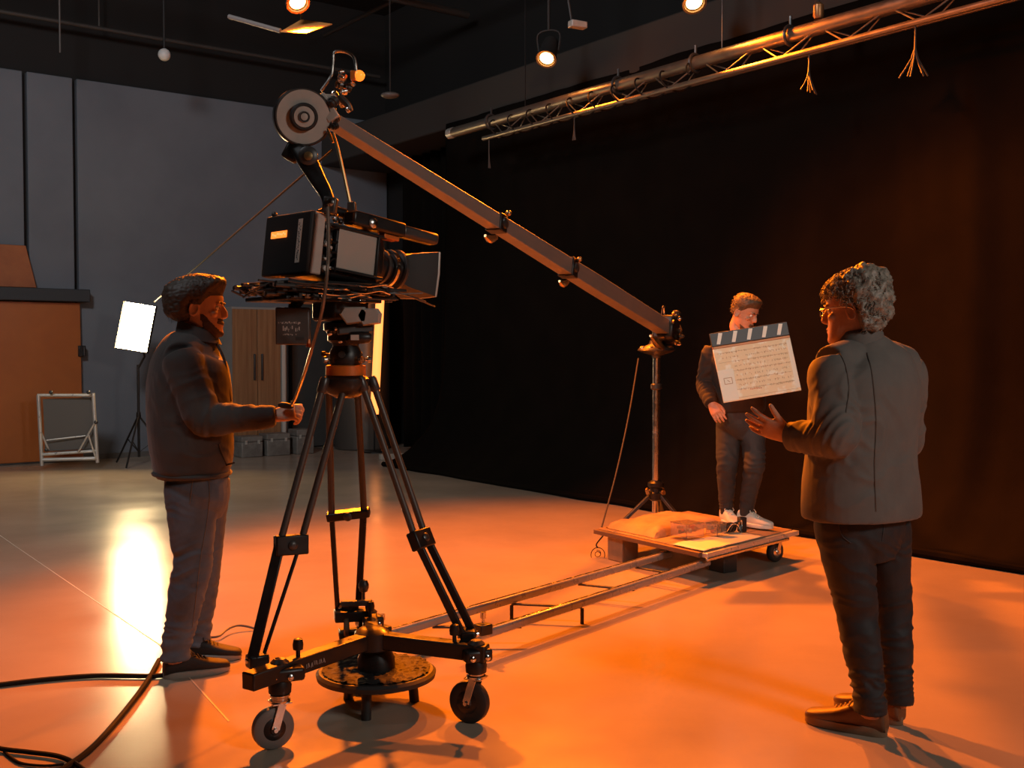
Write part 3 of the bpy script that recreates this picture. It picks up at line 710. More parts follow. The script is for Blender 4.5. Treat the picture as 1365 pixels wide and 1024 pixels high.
# hanging control box with lettering
cb_ = P(391, 435, 4.16)
bx = thing('control_box', 'dark grey control box with worn lettering hung under the camera', 'control box', cb_ + V((0, 0, -.07)))
MB().box(cb_, (.128, .07, .142), rotz(.12)).build('case', mat('box_grey', (.075, .072, .07), .45, var=(6, (.06, .055, .05))), bx, bevel=.006)
mk = MB(); Rb = rotz(.12)
for row, (z, n, h) in enumerate(((.012, 13, .006), (-.010, 10, .012), (-.032, 8, .004))):
    for i in range(n):
        if rng.random() < .12: continue
        x = (-.052 if row == 0 else -.034) + i * .0066
        for s_ in range(2):
            mk.box(cb_ + Rb @ V((x + rng.uniform(-.001, .001), -.0356, z + rng.uniform(-h, h) * .5)), (rng.choice((.0014, .004)), .0008, rng.choice((h, .0016))), Rb)
mk.build('case_lettering', mat('box_white', (.5, .48, .45), .6), bx)
MB().box(cb_ + Rb @ V((.028, -.036, -.048)), (.03, .002, .012), Rb).build('badge', M_anod, bx)
MB().bar(cb_ + V((0, 0, .07)), cb_ + V((.02, .02, .10)), .05, .02).build('hook', M_black, bx)
MB().tube([P(412, 452, 4.1), P(411, 463, 4.1)], [.004, .010], 8).build('orange_pull_tab', M_oranger, bx)

# ------------------------------------------------------------------ crane: drum, link arm, jib, end joint
DC = P(404, 156, 4.12)
dax = V((.30, -.93, -.18)).normalized()
crn = thing('camera_crane', 'camera crane with a grey drum and a long tapering jib arm', 'crane', DC + V((0, 0, -.4)))
dr = MB().lathe(DC, dax, [(.03, -.075), (.098, -.075), (.108, -.065), (.108, -.02), (.098, -.014), (.103, -.01), (.109, -.004), (.109, .006), (.104, .010), (.055, .008), (.05, .0)], 64).build('drum', M_black, crn)
MB().lathe(DC, dax, [(.048, .006), (.050, .0105), (.099, .0115), (.1005, .0085)], 64).build('drum_face', M_grey, dr)
MB().lathe(DC + dax * .008, dax, [(.099, .0), (.101, .004), (.104, .004), (.105, .0)], 64).build('drum_ring', M_anod, dr)
hb = MB().lathe(DC, dax, [(.052, .0), (.052, .03), (.046, .036), (.042, .036), (.040, .028)], 40).build('hub', M_blackm, dr)
MB().lathe(DC + dax * .028, dax, [(.041, 0), (.038, .006), (.014, .007), (.013, .012), (.004, .013)], 36).build('hub_cap', M_grey, hb)
MB().lathe(DC + dax * .036, dax, [(.020, 0), (.021, .004), (.017, .004), (.016, 0)], 24).build('cap_groove', M_anod, hb)
# link arm to the camera
la = [P(394, 196, 4.14), P(408, 212, 4.12), P(424, 240, 4.1), P(436, 262, 4.08), P(440, 285, 4.06)]
MB().ell([(la[0], .022, .02), (la[1], .036, .026), (la[2], .030, .024), (la[3], .024, .022), (la[4], .022, .02)], (1, 0, .4), 18, 24, 3).build('link_arm', M_black, crn)
lk = MB().lathe(P(411, 208, 4.09), (.1, -1, 0), [(.032, -.03), (.036, -.01), (.036, .01), (.028, .016), (.012, .018)], 28).build('pivot', M_anod, crn)
MB().lathe(P(411, 208, 4.07), (.1, -1, 0), [(.016, 0), (.016, .006), (.006, .009)], 20).build('pivot_bolt', M_gold, lk)
MB().box(P(390, 203, 4.16), (.06, .05, .07), Matrix.Rotation(.5, 3, 'Y')).build('link_cheek', M_black, crn, bevel=.01)
lk2 = MB().box(P(440, 274, 4.05), (.05, .05, .06), Matrix.Rotation(.15, 3, 'Y')).build('camera_mount', M_anod, crn, bevel=.006)
MB().lathe(P(440, 270, 4.02), (0, -1, 0), [(.014, 0), (.015, .006), (.006, .01)], 16).build('mount_bolt', M_chrome, lk2)
MB().tube([P(444, 178, 4.12), P(452, 205, 4.11), P(468, 277, 4.1)], .0065, 8, smooth=12).build('tension_rod', M_gold, crn)
MB().tube([P(437, 172, 4.13), P(444, 190, 4.12)], .005, 8).build('tension_rod', M_gold, crn)
MB().box(P(469, 276, 4.1), (.03, .04, .035)).build('rod_bracket', M_anod, crn, bevel=.004)
# jib beam: real box beam, tapering towards the drum
J0, J1 = P(438, 158, 4.25), P(884, 436, 8.35)
jd = (J1 - J0).normalized(); jx, jy = basis(jd)   # jx level across, jy up
if jy.z < 0: jy = -jy
def jsec(t, g=1.): 
    c = J0.lerp(J1, t); w = (.030 + .022 * t) * g; h = (.024 + .030 * min(1, t * 1.5)) * g
    sag = V()
    return [c + sag + jx * a * w + jy * b * h for a, b in ((-1, -1), (1, -1), (1, 1), (-1, 1))]
MB().rings([jsec(i / 24) for i in range(25)]).build('jib_beam', mat('jib_grey', (.24, .225, .21), .45, .25, rvar=(6, .35, .55)), crn, bevel=.004, angle=30)
def jw(px):                                       # parameter of the beam at a pixel column
    lo, hi = 0., 1.
    for _ in range(40):
        m_ = (lo + hi) / 2; c = J0.lerp(J1, m_)
        if CX + FPX * c.x / c.y < px: lo = m_
        else: hi = m_
    return lo
for px in (662, 757):
    t = jw(px); a, b = jsec(t - .009, 1.2), jsec(t + .009, 1.2)
    cp = MB().rings([a, b]).build('beam_clamp', M_black, crn, bevel=.006)
    side = (a[0] + a[3] + b[0] + b[3]) / 4 if a[0].y < a[1].y else (a[1] + a[2] + b[1] + b[2]) / 4
    nn = -jx if a[0].y < a[1].y else jx
    MB().lathe(side, nn, [(.03, 0), (.03, .012), (.018, .018)], 16).build('clamp_wheel', M_anod, cp)
    MB().ball(side + nn * .02 + jy * .05, .016, 10).build('clamp_screw', M_gold, cp)
    bt = (a[0] + a[1] + b[0] + b[1]) / 4 - jy * .03
    MB().tube([bt, bt - jy * .025 - jd * .06, bt - jy * .02 - jd * .12], [.014, .02, .008], 8, smooth=8).build('clamp_handle', M_gold, cp)
# end joint
E = J1
ej = MB().box(E + jd * .08, (.20, .17, .19), frame3(jd, jx, jy)).build('end_joint', M_black, crn, bevel=.02)
MB().lathe(E + jd * .16 - jy * .01, jd, [(.09, 0), (.10, .03), (.09, .07), (.05, .085)], 20).build('end_cap', mat('end_bronze', (.20, .16, .12), .4, .6), ej)
r2 = random.Random(5)
for i in range(16):
    c = E + jd * r2.uniform(-.06, .16) + jx * (-.10 if jx.y > 0 else .10) * r2.uniform(.85, 1.05) + jy * r2.uniform(-.12, .13)
    MB().ball(c, (r2.uniform(.01, .028), .02, r2.uniform(.01, .024)), 8).build('joint_bolt', (M_chrome, M_gold, M_anod, M_black)[i % 4], ej)
MB().tube([E - jy * .12 - jd * .3, E - jy * .15 - jd * .12, E - jy * .16 + jd * .02], [.012, .03, .018], 8, smooth=10).build('underslung_lever', M_gold, ej)
MB().tube([E + jy * .08 - jd * .06, E + jy * .16 - jd * .02, E + jy * .1 + jd * .02], .008, 6, smooth=8).build('cable_guide', M_chrome, ej)
# gadgets on top of the drum: bracket loop, chrome fittings
gp = lambda px, py, d=4.15: P(px, py, d)
MB().tube([gp(428, 121), gp(436, 110), gp(442, 100), gp(444, 85), gp(446, 70), gp(460, 69), gp(472, 77), gp(475, 96)], .006, 8, smooth=40).build('wire_guard', M_chrome, crn)
MB().bar(gp(425, 128), gp(446, 160), .03, .05).build('top_bracket', M_grey, crn, bevel=.005)
MB().bar(gp(424, 130), gp(448, 132), .02, .03).build('top_bracket', M_grey, crn, bevel=.005)
r3 = random.Random(9)
for i, (px, py, s) in enumerate(((456, 104, 10), (452, 113, 9), (463, 117, 9), (458, 122, 8), (446, 125, 8), (444, 136, 11), (443, 146, 8), (456, 138, 8), (464, 146, 6), (448, 158, 9), (446, 168, 8), (470, 112, 6), (455, 96, 6))):
    c = gp(px, py, 4.15 + r3.uniform(-.03, .03)); r_ = s / FPX * 4.15 * .62
    ax = V((r3.uniform(-1, 1), -.6, r3.uniform(-1, 1)))
    MB().lathe(c - ax.normalized() * r_, ax, [(r_ * .4, 0), (r_, r_ * .3), (r_, r_ * 1.2), (r_ * .75, r_ * 1.3), (r_ * .75, r_ * 1.8), (r_ * .3, r_ * 2)], 14).build('fitting', (M_chrome, M_anod, M_black, M_chrome)[i % 4], crn)
MB().tube([gp(452, 128), gp(458, 134), gp(464, 140), gp(468, 148)], [.012, .014, .012, .009], 8, smooth=10).build('hook_arm', M_anod, crn)
bl = thing('tally_lamp', 'small orange glass beacon lamp beside the wire guard on the crane', 'lamp', gp(474, 104))
MB().box(gp(471, 101), (.02, .03, .035)).build('lamp_base', M_oranger, bl, bevel=.003)
MB().ball(gp(479, 101), (.021, .021, .021), 18).build('lamp_globe', mat('amber_glass', (1, .3, .04), .25, emit=((1, .22, .02), 1.4)), bl)

# ------------------------------------------------------------------ crane stand
SB = V(((875 - CX) / FPX * 8.55, 8.55, 0))
cs = thing('crane_stand', 'silver column stand on short tripod legs carrying the jib\'s end', 'stand', SB)
zt = P(875, 474, 8.55).z
MB().tube([SB + V((0, 0, .12)), SB + V((0, 0, zt))], .030, 16).build('column', M_chrome, cs)
MB().lathe(SB + V((0, 0, zt - .27)), (0, 0, 1), [(.034, 0), (.045, .01), (.045, .04), (.034, .05)], 20).build('column_joint', M_anod, cs)
MB().lathe(SB + V((0, 0, zt - .02)), (0, 0, 1), [(.034, 0), (.04, .02), (.12, .045), (.15, .06), (.14, .075), (.06, .11), (.05, .14)], 28).build('head_plate', M_anod, cs)
for i in range(9):
    an = i * .7; MB().ball(SB + V((.115 * math.cos(an), .115 * math.sin(an), zt + .055)), .022, 8).build('plate_bolt', (M_gold, M_chrome)[i % 2], cs)
MB().tube([SB + V((0, 0, zt + .1)), J1 + jd * .05 - jy * .05], .035, 12).build('yoke_post', M_black, cs)
zc = P(875, 652, 8.55).z
co = MB().lathe(SB + V((0, 0, zc - .09)), (0, 0, 1), [(.04, 0), (.055, .01), (.06, .06), (.05, .07), (.05, .1), (.065, .11), (.065, .14), (.034, .16)], 20).build('collar', M_black, cs)
for i in range(4):
    an = i * 1.5 + .8; MB().lathe(SB + V((.05 * math.cos(an), .05 * math.sin(an), zc - .02)), (math.cos(an), math.sin(an), 0), [(.008, 0), (.008, .03), (.02, .032), (.02, .045)], 12).build('collar_knob', M_gold, co)
for an in (3.3, 5.55, 1.2):
    e = SB + V((.34 * math.cos(an), .34 * math.sin(an), .015)); s0 = SB + V((.05 * math.cos(an), .05 * math.sin(an), zc - .05))
    lg = MB().bar(s0, e, .035, .025).build('leg', M_anod, cs, bevel=.004)
    MB().box(V((e.x, e.y, .01)), (.06, .06, .02), rotz(an)).build('foot', M_rubber, lg, bevel=.004)

# ------------------------------------------------------------------ platform cart
ZD = .2
Pn, Pl, Pr = G(938, 735, ZD), G(797, 704, ZD), G(1056, 706, ZD)
e1, e2 = (Pl - Pn), (Pr - Pn)
def D(u, v, z=ZD): return V((*(Pn + e1 * u + e2 * v).xy, z))
pc_ = thing('platform_cart', 'low wooden platform cart with silver front edge under the clapper man', 'cart', D(.5, .5, 0))
M_deck = mat('deck_board', (.30, .20, .12), .5, var=(3, (.24, .15, .085)), stretch=(1, 6, 1))
ps = [(0, 0), (1, 0), (1, 1), (0, 1)]
NP = 6
for i in range(NP):
    a, b = i / NP, (i + 1) / NP - .004
    MB().prism([D(a, 0, ZD - .035), D(b, 0, ZD - .035), D(b, 1, ZD - .035), D(a, 1, ZD - .035)], (0, 0, .035)).build('deck_plank', M_deck, pc_, bevel=.003)
MB().bar(D(-.012, -.01, ZD - .022), D(-.012, 1.03, ZD - .022), .05, .03).build('edge_rail', M_alu, pc_, bevel=.004)
MB().bar(D(-.035, -.01, ZD - .045), D(-.035, .9, ZD - .045), .02, .02).build('edge_rail', M_chrome, pc_, bevel=.004)
MB().bar(D(0, -.012, ZD - .02), D(1, -.012, ZD - .02), .06, .03).build('side_rail', mat('edge_brown', (.13, .07, .04), .5), pc_, bevel=.004)
for u, v, w, dp, m_ in ((.80, .06, .16, .14, M_deck), (.12, .35, .14, .12, M_anod), (.5, .85, .16, .14, M_deck)):
    MB().box(D(u, v, .083), (w, dp, .164), rotz(math.atan2(e1.y, e1.x))).build('support_block', m_, pc_, bevel=.006)
caster(pc_, V((*D(.03, .83).xy, 0)), .070, -.95, M_rubber, M_chrome, ZD - .036)
caster(pc_, V((*D(.92, .88).xy, 0)), .062, math.atan2(e1.y, e1.x) + .35, M_rubber, M_chrome, ZD - .036)
# things lying on it
ps_ = MB(); nu, nv = 14, 14
for j in range(nv + 1):
    for i in range(nu + 1):
        u, v = .02 + .27 * j / nv, .0 + .66 * i / nu
        ps_.v.append(D(u - .03, v - .01, ZD + .004 + .010 * abs(noise.noise(V((u * 6, v * 6, 2))))))
for j in range(nv):
    for i in range(nu): ps_.f.append((j * (nu + 1) + i, j * (nu + 1) + i + 1, (j + 1) * (nu + 1) + i + 1, (j + 1) * (nu + 1) + i))
o = single('paper_sheet', ps_, mat('cream_paper', (.78, .68, .52), .5), 'cream paper sheet curling on the cart\'s silver edge', 'paper', D(.15, .3))
o.modifiers.new('t', 'SOLIDIFY').thickness = .0015
sb = MB(); c0 = D(.68, .34, ZD)
for j in range(25):
    for i in range(25):
        x, y = i / 12 - 1, j / 12 - 1
        r_ = max(abs(x), abs(y)); h = max(0, 1 - r_ ** 3.2) ** .5
        z = .066 * h * (1 + .35 * noise.noise(V((x * 2.2, y * 2.2, 5)))) + .006 * noise.noise(V((x * 9, y * 9, 2))) * h
        sb.v.append(D(.71 + .25 * x, .40 + .36 * y, ZD + .003 + z))
for j in range(24):
    for i in range(24): sb.f.append((j * 25 + i, j * 25 + i + 1, (j + 1) * 25 + i + 1, (j + 1) * 25 + i))
sb.f.append(tuple([i for i in range(25)] + [25 * j + 24 for j in range(1, 25)] + [600 + i for i in range(23, -1, -1)] + [25 * j for j in range(23, 0, -1)]))
single('sandbag', sb, mat('tan_cloth', (.34, .21, .12), .55, var=(14, (.28, .16, .09)), bump=(90, .2, .003)), 'flat tan sandbag slumped on the platform cart beside the stand', 'sandbag', c0)
M_clear = mat('clear_plastic', (.95, .9, .85), .06, trans=.92)
def pbox(c, sx, sy, sz, label, k):
    t = thing('plastic_box', label, 'plastic box', c)
    R0 = rotz(math.atan2(e1.y, e1.x) + .2 * k); T = .003
    for s_ in (-1, 1):
        MB().box(c + R0 @ V((s_ * sx / 2, 0, sz / 2)), (T, sy, sz), R0).build('box_wall', M_clear, t)
        MB().box(c + R0 @ V((0, s_ * (sy / 2 + T / 2), sz / 2)), (sx - T, T, sz), R0).build('box_wall', M_clear, t)
    MB().box(c + R0 @ V((0, 0, sz + .003)), (sx + .006, sy + .01, .004), R0).build('lid', M_clear, t)
    rq = random.Random(k + 20)
    for i in range(9):
        p = c + R0 @ V((rq.uniform(-.35, .35) * sx, rq.uniform(-.35, .35) * sy, rq.uniform(.018, sz * .7)))
        MB().box(p, (rq.uniform(.02, .05), rq.uniform(.02, .04), rq.uniform(.012, .03)), rotz(rq.uniform(0, 3))).build('small_part', (M_gold, M_black, M_grey, M_oranger)[i % 4], t, bevel=.003)
    return t
pbox(D(.33, .22, ZD + .016), .15, .15, .085, 'clear plastic box of small parts beside the sandbag', 0)
pbox(D(.22, .40, ZD + .016), .09, .10, .075, 'small clear plastic box standing on the cream paper', 1)
# black gadgets near the shoes
gd = thing('gear_pouch', 'black looped gadget with tangled leads next to the white sneakers', 'gadget', D(.20, .58, ZD))
c = D(.20, .58, ZD + .012)
MB().box(c + V((.05, 0, .05)), (.05, .05, .10), rotz(.3)).build('handset', M_black, gd, bevel=.006)
MB().box(c + V((-.04, 0, .03)), (.10, .07, .06), rotz(.5)).build('pouch', M_blackm, gd, bevel=.015)
for i in range(5):
    MB().tube([c + V((-.08 + .02 * i, -.05, .012)), c + V((-.05 + .02 * i, -.06, .05 + .01 * i)), c + V((.0 + .01 * i, -.055, .055)), c + V((.03, -.06 - .006 * i, .012))], .005, 6, smooth=16).build('lead', (M_black, M_chrome, M_anod)[i % 3], gd)
# hanging line with a wire ring on the cart's corner
ln = MB(); t_ = P(851, 478, 8.4); b_ = D(.98, .02, ZD + .008)
ln.tube([t_, t_.lerp(b_, .35) + V((.02, 0, 0)), t_.lerp(b_, .7) + V((.02, 0, 0)), b_], .006, 6, smooth=24)
single('guy_line', ln, mat('cord_dark', (.035, .025, .018), .6), 'dark thin guy line from the stand head to the cart corner', 'cord', b_)
rg = MB(); rc = P(797, 740, (D(1, 0).y) - .03)
rg.tube([rc + V((.048 * math.cos(i / 20 * 6.283), 0, .052 * math.sin(i / 20 * 6.283))) for i in range(20)], .003, 6, closed=True)
rg.tube([rc + V((.02 * math.cos(i / 14 * 9), .004, .02 * math.sin(i / 14 * 9) + i * .001)) for i in range(14)], .0025, 5, smooth=40)
rg.tube([rc + V((.0, 0, .05)), rc + V((-.01, 0, .075)), D(.97, -.02, ZD - .035) + V((.03, -.02, -.006))], .005, 6, smooth=12)
single('wire_ring', rg, M_cable, 'thin wire ring hanging from the cart corner below the guy line', 'wire ring', rc + V((0, 0, -.05)))

# ------------------------------------------------------------------ track
trk = thing('dolly_track', 'pair of grey metal rails running from the dolly to the platform cart', 'track', G(700, 830))
zr = .115
ra = (G(516, 846, zr), G(893, 738, zr)); rb_ = (G(650, 843, zr), G(944, 749, zr))
M_rail = mat('rail_steel', (.33, .32, .31), .32, .25, rvar=(9, .2, .42))
for p_, q_ in (ra, rb_):
    rl = MB().bar(p_, q_, .046, .044).build('rail', M_rail, trk, bevel=.012)
    MB().bar(p_ + V((0, 0, .0225)), q_ + V((0, 0, .0225)), .014, .004).build('rail_crown', M_chrome, rl, bevel=.001)
for k in (.12, .36, .60, .84):
    a, b = ra[0].lerp(ra[1], k), rb_[0].lerp(rb_[1], k)
    tie = MB().bar(a - V((0, 0, .027)), b - V((0, 0, .027)), .022, .010).build('cross_tie', M_anod, trk, bevel=.002)
    if k in (.36,):
        for p_ in (a, b): MB().cyl(V((p_.x, p_.y, .0)), V((p_.x, p_.y, zr - .034)), .010, 10).build('rail_foot', M_rubber, tie)
# chrome end brackets at the dolly
for p_, c_ in ((rb_[0], Rw), (ra[0], hub)):
    MB().box(p_ + V((-.02, -.02, .02)), (.07, .06, .05), rotz(.7)).build('end_bracket', M_black, trk, bevel=.006)
    MB().lathe(p_ + V((-.02, -.02, .05)), (0, 0, 1), [(.008, 0), (.008, .02), (.014, .022), (.014, .05)], 12).build('bracket_bolt', M_chrome, trk)
# small plate with wires next to the right foot
# ------------------------------------------------------------------ cables
def cable(pts, r, label, m=None, n=60, name='floor_cable', loc=None):
    mb = MB().tube(pts, r, 8, smooth=n)
    return single(name, mb, m or M_cable, label, 'cable', loc if loc is not None else pts[0])
g = lambda px, py, z=.012: G(px, py, z)
cable([g(-60, 920), g(0, 913), g(60, 906), g(130, 901), g(211, 901), g(240, 893)], .011, 'black cable running straight across the floor to the jeans man\'s shoe')
cable([g(212, 880), g(195, 910), g(165, 950), g(125, 995), g(85, 1025), g(40, 1050)], .0115, 'thick black cable curving away from the jeans man\'s heel')
cable([g(-60, 985), g(0, 998), g(40, 1003), g(80, 1009), g(108, 1024), g(130, 1050)], .009, 'thin black cable crossing under the thick cable near its end')
cable([g(5, 1001, .006), g(15, 1010, .006), g(30, 1018, .006), g(60, 1021, .006), g(85, 1019, .006)], .005, 'faint thin wire looping beside the crossing cables', n=30)
cable([G(280, 850, .012), G(292, 848, .02), G(305, 838, .03), G(320, 834, .03), G(340, 838, .012), G(352, 842, .012)], .006, 'thin grey lead on the floor between far shoe and tripod', mat('lead_grey', (.13, .11, .10), .4), 40)
cable([P(437, 276, 3.99), P(438, 330, 3.955), P(436, 365, 3.93), P(430, 410, 3.95), P(420, 450, 4.05), P(405, 500, 4.25), P(394, 530, 4.45), P(389, 540, 4.52)], .0065, 'long glossy cable drooping from the video camera to the hand remote', mat('cable_sheen', (.22, .17, .13), .25, .5), 80, 'camera_cable', P(389, 540, 4.52))
w0, w1 = P(443, 200, 4.15), P(206, 402, 13.3)
single('guy_wire', MB().tube([w0, w0.lerp(w1, .5) + V((0, 0, -.01)), w1], [.004, .006, .009], 6), M_cable, 'thin black wire stretched from the crane down to the LED panel', 'wire', w1)

# ------------------------------------------------------------------ people
def fuse(mb, voxel, smooth_it=2, disp=None, factor=.5):
    """one continuous skin over overlapping closed shapes"""
    me = bpy.data.meshes.new('tmp'); me.from_pydata([tuple(v) for v in mb.v], [], mb.f); me.update()
    bm = bmesh.new(); bm.from_mesh(me); bmesh.ops.recalc_face_normals(bm, faces=bm.faces); bm.to_mesh(me); bm.free()
    o = bpy.data.objects.new('tmp', me); COL.objects.link(o)
    r = o.modifiers.new('r', 'REMESH'); r.mode = 'VOXEL'; r.voxel_size = voxel
    if smooth_it:
        s = o.modifiers.new('s', 'SMOOTH'); s.iterations = smooth_it; s.factor = factor
    dg = bpy.context.evaluated_depsgraph_get(); dg.update()
    ev = o.evaluated_get(dg); res = bpy.data.meshes.new_from_object(ev)
    bpy.data.objects.remove(o); bpy.data.meshes.remove(me)
    if disp:
        n = len(res.vertices); co = np.empty(n * 3); no = np.empty(n * 3)
        res.vertices.foreach_get('co', co); res.vertex_normals.foreach_get('vector', no)
        co = co.reshape(-1, 3); no = no.reshape(-1, 3)
        dd = disp(co, no)
        if dd.ndim == 1: co = co + no * dd[:, None]
        else: co = co + dd
        res.vertices.foreach_set('co', co.ravel()); res.update()
    return res
def meshobj(name, me, m, parent, root):
    lo = V(root.location)
    n = len(me.vertices); co = np.empty(n * 3); me.vertices.foreach_get('co', co)
    co = co.reshape(-1, 3) - np.array(lo); me.vertices.foreach_set('co', co.ravel())
    me.polygons.foreach_set('use_smooth', [True] * len(me.polygons)); me.update()
    me.materials.clear(); me.materials.append(m)
    o = bpy.data.objects.new(name, me); COL.objects.link(o)
    if parent is not None: o.parent = parent
    return o

def folds(zones, base=.0015, seed=0):
    """cloth wrinkles: zones = (centre, radius, axis across the creases, amplitude, frequency)"""
    def f(co, no):
        d = np.zeros(len(co))
        W_ = []
        for c, r, ax, amp, fr in zones:
            w = np.exp(-((co - np.array(c)) ** 2).sum(1) / (r * r)); W_.append(w)
        for i in range(len(co)):
            p = V(co[i])
            v = base * noise.noise(p * 14 + V((seed, 0, 0)))
            for (c, r, ax, amp, fr), w in zip(zones, W_):
                if w[i] > .03:
                    a = V(ax); t = p.dot(a)
                    q = (p - a * t) * (fr * .22) + a * (t * fr)
                    wob = noise.noise(p * 9 + V((seed, 3, 1))) * .9
                    v += amp * w[i] * (1 - 2.2 * abs(noise.noise(q + V((wob, seed * 1.7, wob)))))
            d[i] = v
        return d
    return f

def rot_to(f, up=(0, 0, 1)):
    """columns right, forward, up"""
    f = V(f).normalized(); r = f.cross(V(up)).normalized(); u = r.cross(f).normalized()
    return frame3(r, f, u)

def head_shape(mb, HC_, R, s=1., jaw=1.):
    lv = [(-.122, .066, .012, .018), (-.117, .082, -.012, .034), (-.102, .090, -.03, .047), (-.085, .090, -.05, .056), (-.06, .089, -.068, .063),
          (-.03, .087, -.083, .069), (0, .084, -.094, .073), (.028, .091, -.099, .076), (.055, .088, -.098, .076), (.08, .074, -.088, .069), (.1, .05, -.066, .054), (.112, .024, -.042, .033), (.117, .0, -.02, .008)]
    q = catmull(lv, 30); rings = []
    for z, f, b, w in q:
        cy = (f + b) / 2; ry = (f - b) / 2; ring = []
        for k in range(36):
            an = 2 * math.pi * k / 36; c, sn = math.cos(an), math.sin(an)
            x = math.copysign(abs(c) ** .92, c) * max(w, .002) * (jaw if z < -.05 else 1); y = cy + math.copysign(abs(sn) ** .86, sn) * ry
            ring.append(HC_ + R @ (V((x, y, z)) * s))
        rings.append(ring)
    mb.rings(rings)
    H = lambda x, y, z: HC_ + R @ (V((x, y, z)) * s)
    # nose
    nr = []
    for z, y, rx, ry in ((.020, .080, .008, .009), (.004, .088, .0085, .012), (-.012, .095, .0105, .015), (-.026, .097, .014, .0165), (-.034, .097, .0158, .0165), (-.041, .094, .014, .013), (-.045, .088, .008, .006)):
        nr.append([H(rx * math.cos(t), y + ry * math.sin(t), z) for t in [2 * math.pi * k / 16 for k in range(16)]])
    mb.rings(nr)
    # lips, chin, brow, cheekbones
    mb.ball(H(0, .0875, -.063), V((.023, .008, .0055)) * s, 16, R)
    mb.ball(H(0, .0865, -.073), V((.020, .008, .006)) * s, 16, R)
    mb.ball(H(0, .078, -.103), V((.022, .016, .016)) * s, 16, R)
    for sx in (-1, 1):
        mb.ball(H(.030 * sx, .081, .020), V((.024, .011, .008)) * s, 16, R)
        mb.ball(H(.045 * sx, .062, -.022), V((.020, .018, .016)) * s, 16, R)
        Re = R @ Matrix.Rotation(.35 * sx, 3, 'Z') @ Matrix.Rotation(-.15, 3, 'X')
        mb.ball(H(.078 * sx, -.012, -.008), V((.008, .019, .032)) * s, 18, Re)
        ringpts = [H(.083 * sx, -.014, -.006) + Re @ (V((.003 * sx, .017 * math.cos(t), .029 * math.sin(t))) * s) for t in [2 * math.pi * k / 22 for k in range(22)]]
        mb.tube(ringpts, .0042 * s, 8, closed=True)
    return H

def eye_sockets(HC_, R, s):
    Rt = np.array(R.transposed()); c = np.array(HC_)
    def f(co, no):
        l = ((co - c) @ Rt.T) / s
        d = np.zeros(len(co))
        for sx in (-1, 1):
            q = (l[:, 0] - .031 * sx) ** 2 / .016 ** 2 + (l[:, 2] - .003) ** 2 / .010 ** 2 + (l[:, 1] - .085) ** 2 / .03 ** 2
            d -= .009 * s * np.exp(-q)
            q = (l[:, 0] - .089 * sx) ** 2 / .012 ** 2 + (l[:, 2] + .006) ** 2 / .014 ** 2 + (l[:, 1] + .010) ** 2 / .010 ** 2
            d -= .005 * s * np.exp(-q)
        q = l[:, 0] ** 2 / .022 ** 2 + (l[:, 2] + .068) ** 2 / .0018 ** 2 + (l[:, 1] - .092) ** 2 / .02 ** 2
        d -= .004 * s * np.exp(-q)
        return d
    return f

def hand_shape(mb, wrist, fdir, back, thumb, curl, s=1., splay=.10, thumb_dir=(.75, .62, -.15), tcurl=.35):
    """wrist point, finger direction, back-of-hand normal, thumb side vector, curls per finger"""
    y = V(fdir).normalized(); z = V(back) - y * V(back).dot(y); z.normalize(); x = y.cross(z).normalized()
    if x.dot(V(thumb)) < 0: x = -x
    R = frame3(x, y, z); H = lambda a, b, c: wrist + R @ (V((a, b, c)) * s)
    mb.ell([(H(0, -.05, 0), .026 * s, .020 * s), (H(0, -.01, 0), .027 * s, .019 * s), (H(.002, .02, 0), .034 * s, .019 * s), (H(.002, .06, 0), .041 * s, .016 * s), (H(.002, .088, .001), .041 * s, .0125 * s), (H(.002, .096, .001), .034 * s, .008 * s)], x, 22, 18, 2.4)
    mb.ball(H(.022, .028, -.008), V((.016, .026, .013)) * s, 14, R)
    tips = []
    for i, (bx, L, r_) in enumerate(((.0325, .076, .0092), (.0115, .084, .0094), (-.0105, .078, .0090), (-.031, .062, .0080))):
        c1, c2, c3 = curl[i]; sp = splay * (1.4 - i) * .8
        p = H(bx, .084, .0); pts = [p]; a = 0
        d0 = V((math.sin(sp), math.cos(sp), 0))
        for L_, c in ((L * .45, c1), (L * .31, c2), (L * .24, c3)):
            a += c; dd = V((d0.x * math.cos(a), d0.y * math.cos(a), -math.sin(a)))
            p = p + R @ (dd * L_ * s); pts.append(p)
        rs = [r_ * 1.05, r_, r_ * .93, r_ * .72]
        mb.tube(pts, [q * s for q in rs], 12, smooth=14); mb.ball(pts[-1], r_ * .74 * s, 10)
        for k in (1, 2): mb.ball(pts[k], r_ * 1.04 * s, 10)
        tips.append(pts[-1])
    td = V(thumb_dir).normalized(); p = H(.026, .018, -.006); pts = [p]
    ax = td.cross(V((0, 0, 1))).normalized()
    for k, L_ in enumerate((.042, .034, .028)):
        dd = Matrix.Rotation(tcurl * k, 3, V((0, 0, 1))) @ td
        p = p + R @ (dd * L_ * s); pts.append(p)
    mb.tube(pts, [.0135 * s, .0115 * s, .0105 * s, .008 * s], 12, smooth=14); mb.ball(pts[-1], .0082 * s, 10)
    return tips, pts[-1], H

